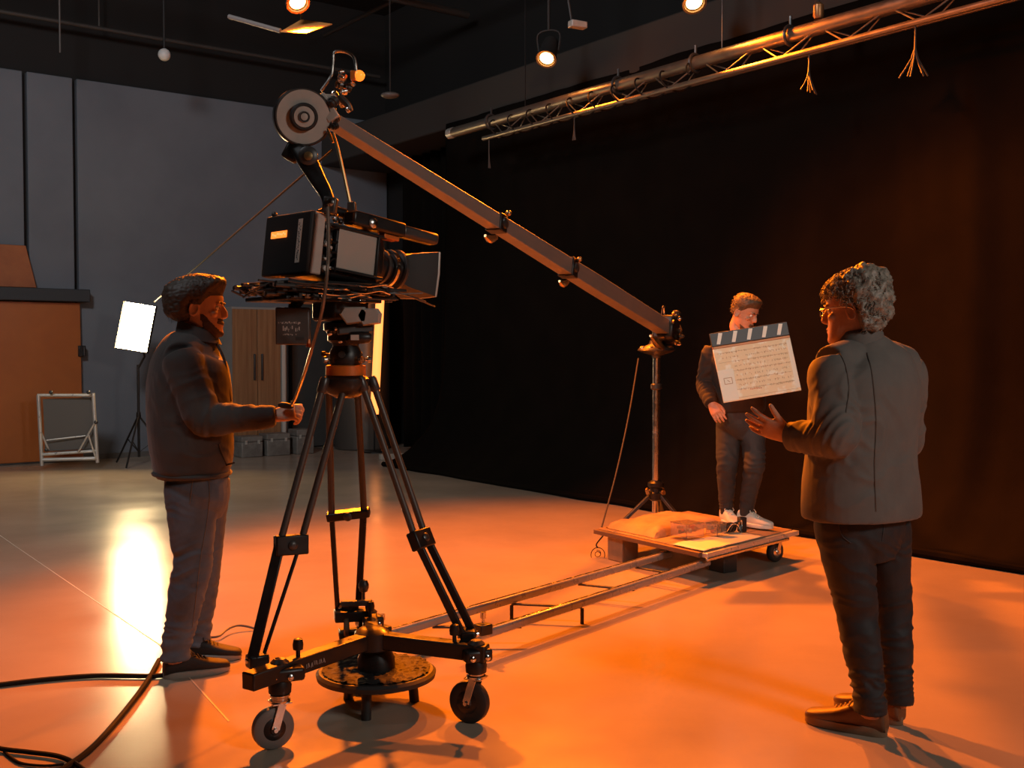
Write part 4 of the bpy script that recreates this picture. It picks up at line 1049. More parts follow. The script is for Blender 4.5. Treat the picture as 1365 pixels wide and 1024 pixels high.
def star(HCc, R, bvh, thick, nu=150, nv=100, seed=0, rough=.004, freq=40, mod=.25):
    """shell around the skull: thick(direction in head frame) -> thickness or None below the hairline"""
    mb = MB(); rings = []
    for j in range(1, nv):
        th = math.pi * j / nv; ring = []
        for i in range(nu):
            ph = 2 * math.pi * i / nu
            l = V((math.sin(th) * math.cos(ph), math.sin(th) * math.sin(ph), math.cos(th)))
            d = R @ l
            hit = bvh.ray_cast(HCc + d * .15, -d, .15)
            r0 = .15 - hit[3] if hit[0] is not None else .08
            if l.z < -.3 and l.y < .2: r0 = min(r0, .085)
            t = thick(l)
            if t > 0: r = r0 + t * (1 + mod * noise.noise(l * freq * .25 + V((seed, 0, 0)))) + rough * noise.noise(l * freq + V((0, seed, 0))) * min(1, t / .008)
            else: r = min(r0 - .012, .075)
            ring.append(HCc + d * r)
        rings.append(ring)
    mb.rings(list(reversed(rings)))
    return mb

def sm(a, b, x):
    t = max(0., min(1., (x - a) / (b - a))); return t * t * (3 - 2 * t)

def strands(mb, HCc, R, bvh, region, n, length, r, seed, curl=0., lift=.3, flow=None):
    rq = random.Random(seed); k = 0
    while k < n:
        l = V((rq.gauss(0, 1), rq.gauss(0, 1), rq.gauss(0, 1))).normalized()
        t = region(l)
        if t <= .004: continue
        k += 1; d = R @ l
        hit = bvh.ray_cast(HCc + d * .15, -d, .15)
        r0 = .15 - hit[3] if hit[0] is not None else .08
        if l.z < -.3 and l.y < .2: r0 = min(r0, .085)
        p = HCc + d * (r0 + t * .75)
        tan = V((rq.gauss(0, 1), rq.gauss(0, 1), rq.gauss(0, 1) - .6))
        if flow is not None: tan = tan * .35 + R @ V(flow)
        tan = (tan - d * tan.dot(d)).normalized()
        b = d.cross(tan); L = length * rq.uniform(.6, 1.3); pts = []
        for i in range(7):
            u = i / 6
            if curl: 
                a = u * 5.5 + rq.random() * .1; rr_ = curl * (1 - .35 * u)
                pts.append(p + d * (lift * L * u + rr_ * math.sin(a)) + tan * (rr_ * (1 - math.cos(a)) + L * .3 * u) + b * (L * .25 * u * rq.uniform(.7, 1)))
            else: pts.append(p + d * (lift * L * u) + tan * (L * u) + b * (.1 * L * u * u))
        mb.tube(pts, [r, r, r, r * .9, r * .8, r * .6, r * .3], 4)
    return mb

def shoe(root, heel, toe, z0, L, m_up, m_sole, m_lace, sole_h=.025, tall=.095, name='shoe', width=.047):
    f = V((toe.x - heel.x, toe.y - heel.y, 0)).normalized(); r = f.cross(V((0, 0, 1)))
    S = lambda x, y, z: V((heel.x, heel.y, z0)) + r * x + f * y + V((0, 0, z))
    outl = []
    for k in range(40):
        t = 2 * math.pi * k / 40; y = L * (.5 - .5 * math.cos(t)); u = y / L
        w = width * (.62 + .62 * u - .55 * max(0, u - .55) ** 1.2) * (min(1, math.sin(min(math.pi, math.pi * min(u / .16, 1) / 2))) ** .5 if u < .16 else 1) * (max(0, 1 - ((u - .72) / .285) ** 2) ** .5 if u > .72 else 1)
        outl.append((w * (1 if t < math.pi else -1) * 1.0, y))
    so = MB().rings([[S(x * k, L / 2 + (y - L / 2) * (1 - (1 - k) * .3), z + (.012 * max(0, y / L - .75) if z < .01 else 0)) for x, y in outl] for z, k in ((0, .94), (.004, 1), (sole_h, 1.0), (sole_h + .003, .9))])
    rings = []
    for u, w, h, z in ((.0, .55, .5, .6), (.03, .74, .92, .9), (.12, .80, 1.0, 1.0), (.25, .78, 1.0, 1.0), (.36, .78, .93, .93), (.48, .86, .76, .78), (.60, .95, .60, .62), (.74, 1.0, .48, .5), (.86, .92, .40, .44), (.95, .66, .33, .36), (.99, .3, .22, .25)):
        rings.append((u * L, width * w * 1.0, tall * h))
    q = catmull(rings, 26); rs = []
    for y, w, h in q:
        ring = []
        for k in range(24):
            t = math.pi * 2 * k / 24; c, s_ = math.cos(t), math.sin(t)
            zz = sole_h * .6 + max(0, h) * (.5 + .5 * math.copysign(abs(s_) ** .75, s_))
            ring.append(S(math.copysign(abs(c) ** .7, c) * w * (1 if zz < h * .6 + sole_h else (1 - .25 * (zz - h * .6 - sole_h) / max(h, .01))), y + .002, zz))
        rs.append(ring)
    up = MB().rings(rs).build(name, m_up, root)
    so.build('sole', m_sole, up)
    lc = MB()
    for i in range(5):
        y = L * (.38 + .055 * i); h = np.interp(y / L, [.36, .48, .60, .74], [.93, .76, .6, .48]) * tall + sole_h * .6
        a, b = S(-.024, y, h - .008), S(.024, y + .010, h - .008)
        lc.tube([a, (a + b) / 2 + V((0, 0, .012)), b], .0035, 6, smooth=6)
    y = L * .36; h = .93 * tall + sole_h * .6
    for sx in (-1, 1): lc.tube([S(0, y, h), S(.02 * sx, y + .01, h + .012), S(.034 * sx, y + .02, h - .008), S(.02 * sx, y + .03, h - .012)], .003, 6, smooth=10)
    lc.build('laces', m_lace, up)
    return S

SKIN1 = mat('skin_warm', (.60, .34, .22), .5, var=(30, (.54, .29, .18)), bump=(220, .06, .001))
SKIN2 = mat('skin_ruddy', (.52, .27, .17), .5, var=(30, (.45, .22, .13)), bump=(220, .06, .001))
M_hairb = mat('hair_dark_brown', (.030, .018, .011), .55, var=(60, (.05, .03, .018)), stretch=(1, 1, 1), bump=(240, .5, .003))
M_hairg = mat('hair_grey', (.15, .125, .10), .45, var=(70, (.32, .28, .23)), bump=(200, .5, .003))
M_hairm = mat('hair_brown', (.075, .042, .022), .55, var=(60, (.12, .07, .035)), bump=(240, .5, .003))
M_eye = mat('eye_white', (.7, .66, .6), .2)
M_iris = mat('iris', (.03, .018, .012), .15)

def person(name, label, loc, HCc, HR, hs, neck_base, torso, arms, legs, hands, skin, F, ns=1.):
    """torso: list (centre, r_side, r_depth); arms/legs: list of control lists"""
    root = None
    Rv = V(F).cross(V((0, 0, 1))).normalized()
    mb = MB()
    H = head_shape(mb, HCc, HR, hs)
    mb.ell([(H(0, -.028, -.03), .054 * ns, .058 * ns), (H(0, -.032, -.085), .054 * ns, .056 * ns), (H(0, -.036 + .05 * (1 - ns), -.12), .056 * ns, .056 * ns), (neck_base, .066 * ns, .062 * ns), (neck_base + V((0, 0, -.05)), .09 * ns, .07 * ns)], Rv, 24, 16)
    mb.ell(torso, Rv, 30, 26, 2.3)
    for c in arms: mb.ell([(p, r_, r_) for p, r_ in c], Rv if abs((c[-1][0] - c[0][0]).normalized().dot(Rv)) < .9 else V(F), 18, 24)
    for c in legs: mb.ell([(p, r_, r_) for p, r_ in c], Rv, 20, 28)
    info = []
    for h in hands: info.append(hand_shape(mb, **h))
    me = fuse(mb, .0038, 3, eye_sockets(HCc, HR, hs))
    o = bpy.data.objects.new(name, me); 
    n = len(me.vertices); co = np.empty(n * 3); me.vertices.foreach_get('co', co); co = co.reshape(-1, 3)
    bvh = BVHTree.FromPolygons([tuple(c) for c in co], [tuple(p.vertices) for p in me.polygons])
    me.vertices.foreach_set('co', (co - np.array(loc)).ravel()); me.polygons.foreach_set('use_smooth', [True] * len(me.polygons)); me.update()
    me.materials.clear(); me.materials.append(skin)
    COL.objects.link(o); o.location = loc
    tag(o, label, 'person')
    for sx in (-1, 1):
        ey = MB().ball(H(.031 * sx, .0715, .003), .0118 * hs, 16).build('eye', M_eye, o)
        MB().ball(H(.031 * sx, .0785, .002), .0058 * hs, 12).build('iris', M_iris, ey)
    return o, bvh, H, info

def brows(o, H, bvh, HR, m, hs):
    for sx in (-1, 1):
        pts = []
        for x, z in ((.014, .017), (.024, .022), (.036, .023), (.047, .016)):
            d = HR @ V((0, -1, 0)); p = H(x * sx, .2, z); hit = bvh.ray_cast(p, d, .3)
            pts.append((hit[0] if hit[0] is not None else H(x * sx, .085, z)) - d * .001)
        MB().tube(pts, [.003 * hs, .005 * hs, .0045 * hs, .002 * hs], 6, smooth=12).build('eyebrow', m, o)

# ================================================================== man in jeans with the remote
d0 = 4.8
F1 = V((math.cos(math.radians(24)), math.sin(math.radians(24)), 0)); R1 = F1.cross(V((0, 0, 1)))
B1 = P(262, 640, d0); loc1 = V((B1.x, B1.y, 0))
H1 = P(269, 411, d0); HR1 = rot_to((1, .03, -.02)); hs1 = 1.02
sh = P(248, 480, d0)
tor = lambda px, py: P(px, py, d0)
hipR, hipL = P(256, 655, 4.72), P(272, 650, 4.92)
kneeR, kneeL = P(257, 752, 4.70), P(270, 752, 4.94)
ankR, ankL = P(234, 868, 4.68), P(262, 850, 5.0)
shR, shL = P(242, 478, 4.63), P(272, 476, 4.99)
elR, wrR = P(272, 560, 4.57), P(364, 555, 4.60)
elL, wrL = P(272, 558, 5.05), P(282, 588, 4.98)
hd1 = dict(wrist=wrR, fdir=P(398, 548, 4.6) - wrR, back=V((.15, -.75, .65)), thumb=V((0, .5, 1)), curl=[(.5, .9, .6), (.75, 1.1, .7), (.8, 1.15, .8), (.85, 1.2, .8)], s=1.0, splay=.02, thumb_dir=(.35, .9, -.25), tcurl=.12)
hl1 = dict(wrist=wrL, fdir=V((.25, 0, -1)), back=V((.2, 1, 0)), thumb=V((1, 0, 0)), curl=[(1.2, 1.5, 1.0)] * 4, splay=.02, thumb_dir=(.2, .7, -.7), s=.9)
m1, bvh1, Hh1, inf1 = person('person', 'bearded man in dark jacket and blue jeans holding a cable remote', loc1, H1, HR1, hs1, P(264, 452, d0),
    [(P(262, 672, d0), .10, .10), (P(262, 645, d0), .165, .115), (P(258, 600, d0), .15, .11), (P(254, 540, d0), .165, .115), (P(254, 490, d0), .18, .115), (P(258, 462, d0), .13, .085), (P(263, 448, d0), .07, .06)],
    [[(shR, .055), (shR.lerp(elR, .5), .046), (elR, .040), (elR.lerp(wrR, .4), .038), (wrR, .027)], [(shL, .055), (shL.lerp(elL, .5), .046), (elL, .040), (elL.lerp(wrL, .4), .038), (wrL, .027)]],
    [[(hipR, .085), (hipR.lerp(kneeR, .5), .072), (kneeR, .055), (kneeR.lerp(ankR, .35), .052), (ankR, .036), (ankR + V((.0, 0, -.05)), .034)], [(hipL, .085), (hipL.lerp(kneeL, .5), .072), (kneeL, .055), (kneeL.lerp(ankL, .35), .052), (ankL, .036), (ankL + V((0, 0, -.05)), .034)]],
    [hd1, hl1], SKIN1, F1)
M_jack1 = mat('jacket_charcoal', (.046, .042, .039), .85, var=(5, (.036, .033, .031)), bump=(320, .18, .002), sheen=.15)
M_jean = mat('denim', (.075, .098, .130), .8, var=(9, (.11, .135, .17)), bump=(420, .25, .002))
# jeans
mb = MB()
mb.ell([(P(263, 690, d0), .10, .105), (P(263, 665, d0), .185, .135), (P(262, 640, d0), .185, .135), (P(260, 612, d0), .17, .125)], R1, 28, 12, 2.3)
for hp_, kn, an, s_ in ((hipR, kneeR, ankR, 1), (hipL, kneeL, ankL, 1)):
    mb.ell([(hp_ + V((0, 0, .04)), .105, .112), (hp_, .105, .115), (hp_.lerp(kn, .5), .094, .098), (kn, .074, .080), (kn.lerp(an, .35), .070, .076), (kn.lerp(an, .75), .056, .062), (an, .054, .060), (an + V((.0, 0, -.035)), .058, .066)], R1, 26, 36)
zz = V((0, 0, 1)); zd = V((.35, 0, .94)).normalized(); ze = V((-.35, 0, .94)).normalized()
jz = []
for kn, an, hp_ in ((kneeR, ankR, hipR), (kneeL, ankL, hipL)):
    jz += [(kn + V((-.03, 0, .0)), .13, ze, .010, 26), (an + V((0, 0, .06)), .11, zz, .012, 30), (kn.lerp(an, .4), .12, zd, .006, 24), (hp_ + V((-.03, 0, -.06)), .12, zd, .008, 20)]
je = meshobj('jeans', fuse(mb, .0065, 3, folds(jz, .002, 1)), M_jean, m1, m1)
M_st = mat('seam_thread', (.16, .13, .10), .7)
def on(bv, px, py, d):                             # first surface point seen at this pixel
    o_ = V((0, 0, EYE)); r_ = ray(px, py).normalized(); hit = bv.ray_cast(o_, r_, 20)
    return hit[0] - r_ * .002 if hit[0] is not None else P(px, py, d)
def online(bv, pts, d, n=40, off=.003):
    q_ = catmull(pts, n); out = []
    for a in q_: out.append(on(bv, a[0], a[1], d))
    return out
def bvof(o): 
    return BVHTree.FromPolygons([tuple(v.co + o.matrix_world.translation) if False else tuple(v.co + V((o.parent.location if o.parent else o.location))) for v in o.data.vertices], [tuple(p.vertices) for p in o.data.polygons])
bj = bvof(je)
for line in ([(277, 630), (279, 650), (279, 668), (275, 700), (268, 740), (262, 790), (256, 840)], [(257, 640), (255, 655), (253, 672)], [(277, 640), (282, 642)], [(305, 632), (303, 650)]):
    MB().tube(online(bj, line, 4.65, 50), .0016, 5).build('seam', M_st, je)
# jacket
mb = MB()
tj = [((257, 634), .205, .150), ((256, 622), .225, .165), ((255, 595), .235, .178), ((253, 560), .235, .182), ((252, 520), .235, .180), ((253, 490), .225, .168), ((256, 468), .185, .14), ((262, 452), .110, .095), ((265, 442), .075, .075)]
mb.ell([(P(x, y, d0), a, b) for (x, y), a, b in tj], R1, 40, 36, 2.35)
def sleeve(mb, a, e, w, r0, r1, r2, side, cut=.0):
    wq = e.lerp(w, 1 - cut)
    mb.ell([(a + (a - e).normalized() * .02, r0 * .82, r0 * .82), (a.lerp(e, .12), r0, r0), (a.lerp(e, .55), (r0 + r1) / 2, (r0 + r1) / 2), (a.lerp(e, .92), r1 * 1.03, r1 * 1.03), (e.lerp(wq, .1), r1, r1), (e.lerp(wq, .5), (r1 + r2) / 2, (r1 + r2) / 2), (wq, r2, r2), (wq + (w - e).normalized() * .004, r2 * .75, r2 * .75)], side, 24, 40)
mb.ell([(shR, .075, .075), (shR.lerp(shL, .25) + V((0, 0, .022)), .085, .085), (shR.lerp(shL, .5) + V((0, 0, .03)), .09, .09), (shR.lerp(shL, .75) + V((0, 0, .022)), .085, .085), (shL, .075, .075)], F1, 24, 20)
sleeve(mb, shR, elR, wrR, .088, .068, .046, R1)
sleeve(mb, shL, elL, wrL, .085, .068, .046, R1)
ez = []
for a, e, w in ((shR, elR, wrR), (shL, elL, wrL)):
    ez += [(e + V((.02, 0, .03)), .11, (w - e).normalized(), .010, 26), (a.lerp(e, .5), .12, (e - a).normalized(), .006, 16), (e.lerp(w, .7), .09, (w - e).normalized(), .005, 26)]
ez += [(P(262, 600, 4.62), .16, V((.3, 0, .95)), .006, 14), (P(230, 540, 4.6), .16, V((.5, 0, .86)), .005, 10)]
jk = meshobj('jacket', fuse(mb, .0068, 5, folds(ez, .0025, 2)), M_jack1, m1, m1)
bk = bvof(jk)
M_jd = mat('jacket_trim', (.018, .015, .013), .8)
for pts in ([(291, 592), (296, 606), (302, 620)], [(302, 620), (312, 617)]): MB().tube([on(bk, x, y, 4.6) for x, y in pts], .004, 6, smooth=8).build('pocket_edge', M_jd, jk)
hem = MB().tube([P(256, 630, d0) + R1 * .222 * math.cos(t) + F1 * .162 * math.sin(t) for t in [2 * math.pi * k / 40 for k in range(40)]], .010, 8, closed=True).build('hem_band', M_jack1, jk)
MB().rings([[P(263, 443, d0) + R1 * rr_ * math.cos(t) + F1 * rr_ * math.sin(t) + V((0, 0, z_ - (.030 if z_ > -.01 else .015) * math.sin(t))) for t in [2 * math.pi * k / 36 for k in range(36)]] for rr_, z_ in ((.105, -.04), (.092, -.012), (.084, .016), (.079, .020), (.075, .014), (.073, -.01))]).build('collar', M_jack1, jk)
MB().tube([P(288, 456, d0 - .03), P(299, 480, d0 - .06), P(303, 510, d0 - .07), P(307, 535, d0 - .06)], .006, 6, smooth=16).build('zip_edge', M_jd, jk)
# hair, beard, brows
def hair1(l):                                      # l: x right, y front, z up
    back = sm(.25, -.75, l.y)
    line = .60 - 1.28 * sm(.60, -.55, l.y)          # hairline height falls towards the nape
    if abs(l.x) > .45 and l.y > -.42: line = max(line, .22 * sm(-.42, -.2, l.y) + .2 * sm(.1, .5, l.y))
    if l.z < line - .07: return -1
    k = sm(line - .07, line + .20, l.z)
    t = .012 + .022 * sm(.1, .9, l.z) + .056 * back * sm(-.85, -.1, l.z) * sm(1.0, .25, l.z) + .022 * sm(.15, .75, l.y) * sm(.55, .8, l.z)
    return t * (.06 + .94 * k)
hm = star(H1, HR1, bvh1, hair1, seed=1, rough=.0016, freq=60, mod=.10)
strands(hm, H1, HR1, bvh1, hair1, 1800, .035, .0010, 4, lift=.16, flow=(0, -1.0, .25))
hm.build('hair', M_hairb, m1, angle=180)
def beard1(l):
    if l.y < .12 or l.z > -.30: return -1
    cheek = -.34 - .44 * sm(.30, .75, l.y)
    if l.z > cheek and not (-.62 < l.z < -.44 and l.y > .6 and abs(l.x) < .38): return -1
    if l.z < -.96: return -1
    return .0015 + .004 * sm(-.6, -.85, l.z)
star(H1, HR1, bvh1, beard1, 160, 120, seed=5, rough=.001, freq=60, mod=.1).build('beard', mat('stubble_brown', (.085, .045, .027), .7, var=(60, (.05, .028, .018))), m1, angle=180)
brows(m1, Hh1, bvh1, HR1, M_hairb, hs1)
# shoes
M_shoe1 = mat('black_suede', (.013, .011, .010), .7, bump=(120, .15)); M_sole1 = mat('sole_grey', (.33, .29, .25), .6); M_lace1 = mat('lace_black', (.03, .026, .023), .6)
hR, tR = G(219, 905), G(305, 893); hR = hR + (hR - tR) * .02
shoe(m1, hR, hR + (tR - hR), 0, .29, M_shoe1, M_sole1, M_lace1)
hL = V((ankL.x - .075, ankL.y - .02, 0)); tL = G(324, 878)
shoe(m1, hL, tL, 0, .285, M_shoe1, M_sole1, M_lace1)
# the remote in his hand
rc_ = P(379, 541, 4.575)
rm = thing('hand_remote', 'small black cable remote gripped by the man in jeans', 'remote', rc_)
MB().ell([(P(371, 541, 4.57), .006, .006), (P(375, 540, 4.57), .016, .012), (P(382, 541, 4.57), .017, .013), (P(388, 542, 4.57), .012, .010), (P(391, 542, 4.57), .006, .006)], (0, 1, 0), 14, 16, 3).build('grip', M_blackm, rm)
MB().tube([P(388, 541, 4.56), P(390, 535, 4.55)], .006, 8).build('cable_plug', M_anod, rm)

# ================================================================== man in the blazer
d0 = 4.05
F2 = V((-.6, .8, 0)); R2 = F2.cross(V((0, 0, 1)))
B2 = P(1160, 700, d0); loc2 = V((B2.x, B2.y, 0))
H2 = P(1136, 414, d0); HR2 = rot_to((-.88, .47, -.06)); hs2 = 1.02
hipL, hipR = P(1124, 705, 4.0), P(1176, 702, 4.12)
kneeL, kneeR = P(1142, 818, 4.02), P(1188, 815, 4.15)
ankL, ankR = P(1160, 938, 3.97), P(1196, 925, 4.12)
shL, shR = P(1108, 489, 3.95), P(1205, 489, 4.17)
elL, wrL = P(1116, 584, 3.84), P(1052, 582, 4.0)
elR, wrR = P(1206, 590, 4.27), P(1165, 612, 4.42)
hd2 = dict(wrist=wrL, fdir=P(985, 556, 4.05) - wrL, back=V((-.15, -.8, -.55)), thumb=V((.2, .2, 1)), curl=[(.12, .2, .12), (.05, .15, .1), (.12, .18, .12), (.22, .25, .15)], s=1.04, splay=.13, thumb_dir=(.55, .8, .0), tcurl=-.10)
hr2 = dict(wrist=wrR, fdir=V((-.8, .5, .1)), back=V((0, .6, .8)), thumb=V((0, 0, 1)), curl=[(.3, .5, .3)] * 4, splay=.03)
m2, bvh2, Hh2, inf2 = person('person', 'curly grey-haired man in a dark blazer gesturing with an open hand', loc2, H2, HR2, hs2, P(1147, 462, d0),
    [(P(1152, 730, d0), .10, .10), (P(1152, 700, d0), .165, .115), (P(1150, 640, d0), .15, .11), (P(1152, 560, d0), .165, .115), (P(1155, 500, d0), .175, .11), (P(1154, 472, d0), .13, .085), (P(1149, 458, d0), .07, .06)],
    [[(shR, .055), (shR.lerp(elR, .5), .046), (elR, .040), (elR.lerp(wrR, .4), .038), (wrR, .027)], [(shL, .055), (shL.lerp(elL, .5), .046), (elL, .040), (elL.lerp(wrL, .4), .038), (wrL, .027)]],
    [[(hipR, .085), (hipR.lerp(kneeR, .5), .072), (kneeR, .055), (kneeR.lerp(ankR, .35), .052), (ankR, .036), (ankR + V((.0, 0, -.05)), .034)], [(hipL, .085), (hipL.lerp(kneeL, .5), .072), (kneeL, .055), (kneeL.lerp(ankL, .35), .052), (ankL, .036), (ankL + V((0, 0, -.05)), .034)]],
    [hd2, hr2], SKIN2, F2)
M_blaz = mat('blazer_grey', (.14, .125, .112), .8, var=(7, (.115, .102, .092)), bump=(380, .15, .002), sheen=.1)
M_trs = mat('black_denim', (.013, .013, .015), .7, var=(10, (.022, .022, .025)), bump=(420, .25, .002))
mb = MB()
mb.ell([(P(1153, 745, d0), .09, .10), (P(1151, 715, d0), .165, .125), (P(1150, 690, d0), .172, .13), (P(1149, 655, d0), .16, .12)], R2, 28, 12, 2.3)
for hp_, kn, an in ((hipR, kneeR, ankR), (hipL, kneeL, ankL)):
    mb.ell([(hp_ + V((0, 0, .04)), .092, .10), (hp_, .094, .108), (hp_.lerp(kn, .5), .084, .090), (kn, .068, .072), (kn.lerp(an, .35), .064, .070), (kn.lerp(an, .75), .053, .058), (an, .052, .056), (an + V((.0, 0, -.03)), .056, .062)], R2, 26, 36)
jz = []
for kn, an, hp_ in ((kneeR, ankR, hipR), (kneeL, ankL, hipL)):
    jz += [(kn + V((.03, -.02, .02)), .14, V((.25, 0, .97)), .009, 22), (an + V((0, 0, .05)), .09, zz, .013, 34), (kn.lerp(an, .4), .13, V((-.3, 0, .95)), .006, 22), (hp_ + V((.0, -.05, -.08)), .13, V((.4, 0, .9)), .008, 18)]
tr2 = meshobj('trousers', fuse(mb, .0065, 3, folds(jz, .002, 5)), M_trs, m2, m2)
bt = bvof(tr2)
for line in ([(1118, 692), (1119, 705), (1124, 716), (1134, 724)], [(1179, 690), (1178, 705), (1176, 722)]):
    MB().tube(online(bt, line, 3.9, 40), .0018, 5).build('pocket_seam', mat('seam_grey', (.05, .05, .052), .7), tr2)
# blazer
mb = MB()
tj = [((1149, 688), .256, .174), ((1149, 678), .257, .175), ((1148, 650), .252, .172), ((1148, 610), .238, .163), ((1150, 570), .234, .160), ((1153, 530), .238, .160), ((1156, 503), .232, .150), ((1156, 484), .195, .125), ((1152, 468), .125, .095), ((1148, 456), .080, .080)]
mb.ell([(P(x, y, d0), a, b) for (x, y), a, b in tj], R2, 44, 40, 2.35)
mb.ell([(shR, .080, .080), (shR.lerp(shL, .25) + V((0, 0, .022)), .080, .080), (shR.lerp(shL, .5) + V((0, 0, .028)), .078, .078), (shR.lerp(shL, .75) + V((0, 0, .022)), .080, .080), (shL, .080, .080)], F2, 24, 20)
sleeve(mb, shL, elL, wrL, .086, .070, .050, R2, .05)
sleeve(mb, shR, elR, wrR, .086, .068, .050, R2)
ez = []
for a, e, w in ((shR, elR, wrR), (shL, elL, wrL)):
    ez += [(e + V((-.02, 0, .03)), .12, ((w - e).normalized() - (e - a).normalized() * .6).normalized(), .013, 28), (a.lerp(e, .5), .12, (e - a).normalized(), .007, 18), (e.lerp(w, .75), .08, (w - e).normalized(), .007, 34)]
ez += [(P(1150, 660, 3.85), .2, V((.15, 0, .99)), .004, 10), (P(1185, 600, 3.9), .22, V((.95, 0, .3)), .007, 8), (P(1150, 540, 3.85), .16, V((.9, 0, .4)), .005, 9)]
bz = meshobj('blazer', fuse(mb, .0068, 5, folds(ez, .0018, 7)), M_blaz, m2, m2)
bb = bvof(bz)
M_blz2 = mat('blazer_seam', (.12, .105, .092), .8)
MB().tube(online(bb, ((1156, 470), (1163, 500), (1168, 560), (1166, 620), (1168, 682)), 3.9, 70), .0026, 5).build('back_seam', M_blz2, bz)
MB().tube(online(bb, ((1120, 470), (1128, 490), (1132, 520), (1128, 550)), 3.9, 40), .0026, 5).build('armhole_seam', M_blz2, bz)
# collar stand
cc_ = P(1147, 450, d0)
rings = []
for rr_, z in ((.088, -.02), (.084, .008), (.080, .032), (.076, .036), (.073, .03), (.07, .0)):
    rings.append([cc_ + R2 * rr_ * math.cos(t) * 1.05 + F2 * rr_ * 1.0 * math.sin(t) + V((0, 0, z - .028 * max(0, math.sin(t)) - .012)) for t in [2 * math.pi * k / 36 for k in range(36)]])
MB().rings(rings).build('collar', M_blaz, bz)
cu = (wrL - elL).normalized()
cf = MB().lathe(elL.lerp(wrL, .90), cu, [(.050, -.005), (.054, 0), (.054, .012), (.05, .016), (.044, .012)], 28).build('cuff', M_blaz, bz)
for i in range(3): MB().lathe(elL.lerp(wrL, .88 - .06 * i) + V((.0, -.045, -.035)), (0, -.75, -.65), [(.007, 0), (.007, .004), (.003, .005)], 12).build('cuff_button', M_gold, bz)
# curly hair
def hair2(l):
    line = .50 - 1.22 * sm(.62, -.25, l.y)
    if abs(l.x) > .4 and l.y > -.40: line = max(line, .30 * sm(-.40, -.25, l.y) + .3 * sm(.0, .5, l.y))
    if l.z < line - .08: return -1
    k = sm(line - .08, line + .12, l.z); back = sm(.3, -.6, l.y)
    return (.012 + .014 * sm(.2, .9, l.z) + .034 * back) * (.3 + .7 * k)
hm = star(H2, HR2, bvh2, hair2, seed=3, rough=.007, freq=22, mod=.4)
strands(hm, H2, HR2, bvh2, hair2, 1500, .026, .0014, 8, curl=.0085, lift=.35)
hm.build('hair', M_hairg, m2, angle=180)
brows(m2, Hh2, bvh2, HR2, M_hairg, hs2)
# glasses
gl = MB()
for sx in (-1, 1):
    gl.tube([Hh2(sx * .034 + .023 * math.copysign(abs(math.cos(t)) ** .7, math.cos(t)), .103, .0 + .017 * math.copysign(abs(math.sin(t)) ** .7, math.sin(t))) for t in [2 * math.pi * k / 24 for k in range(24)]], .0018, 6, closed=True)
    gl.tube([Hh2(sx * .058, .102, .008), Hh2(sx * .083, .07, .010), Hh2(sx * .0865, .0, .010), Hh2(sx * .084, -.025, -.004)], .0024, 6, smooth=14)
gl.tube([Hh2(-.011, .104, .004), Hh2(0, .108, .007), Hh2(.011, .104, .004)], .0018, 6, smooth=8)
go = gl.build('glasses', mat('glasses_metal', (.6, .5, .4), .25, .9), m2)
M_shoe2 = mat('brown_leather', (.16, .075, .035), .45, var=(8, (.11, .05, .024)), bump=(60, .1)); M_sole2 = mat('sole_tan', (.24, .15, .09), .6); M_lace2 = mat('lace_tan', (.30, .20, .12), .6)
hL, tL = G(1183, 983), G(1078, 962)
shoe(m2, hL, tL, 0, .31, M_shoe2, M_sole2, M_lace2, .032, .10, width=.049)
hR = G(1203, 968); shoe(m2, hR, hR + V((-.17, .22, 0)), 0, .30, M_shoe2, M_sole2, M_lace2, .032, .10, width=.049)

# ================================================================== man with the clapperboard
d0 = 7.55; ZF = ZD + .012
F3 = V((.28, -.96, 0)).normalized(); R3 = F3.cross(V((0, 0, 1)))
B3 = P(985, 600, d0); loc3 = V((B3.x, B3.y, ZF))
H3 = P(993, 417, d0 - .05); HR3 = rot_to((.70, -.62, -.36)); hs3 = .95
hipR, hipL = P(972, 560, 7.58), P(1003, 560, 7.55)
kneeR, kneeL = P(969, 620, 7.52), P(1006, 618, 7.42)
ankR, ankL = P(968, 682, 7.62), P(994, 684, 7.50)
shR, shL = P(951, 467, 7.58), P(1015, 466, 7.50)
elR, wrR = P(940, 512, 7.60), P(948, 538, 7.40)
elL, wrL = P(1026, 512, 7.42), P(1014, 500, 7.22)
hd3 = dict(wrist=wrR, fdir=P(960, 560, 7.32) - wrR, back=V((-.35, -.9, .1)), thumb=V((1, -.1, .4)), curl=[(.2, .35, .2), (.25, .4, .25), (.3, .4, .25), (.35, .4, .3)], s=.95, splay=.06, thumb_dir=(.5, .85, -.1))
hl3 = dict(wrist=wrL, fdir=V((-.5, -.12, .6)), back=V((.1, 1, .1)), thumb=V((.6, 0, .6)), curl=[(.05, .08, .05)] * 4, s=.9, splay=.06)
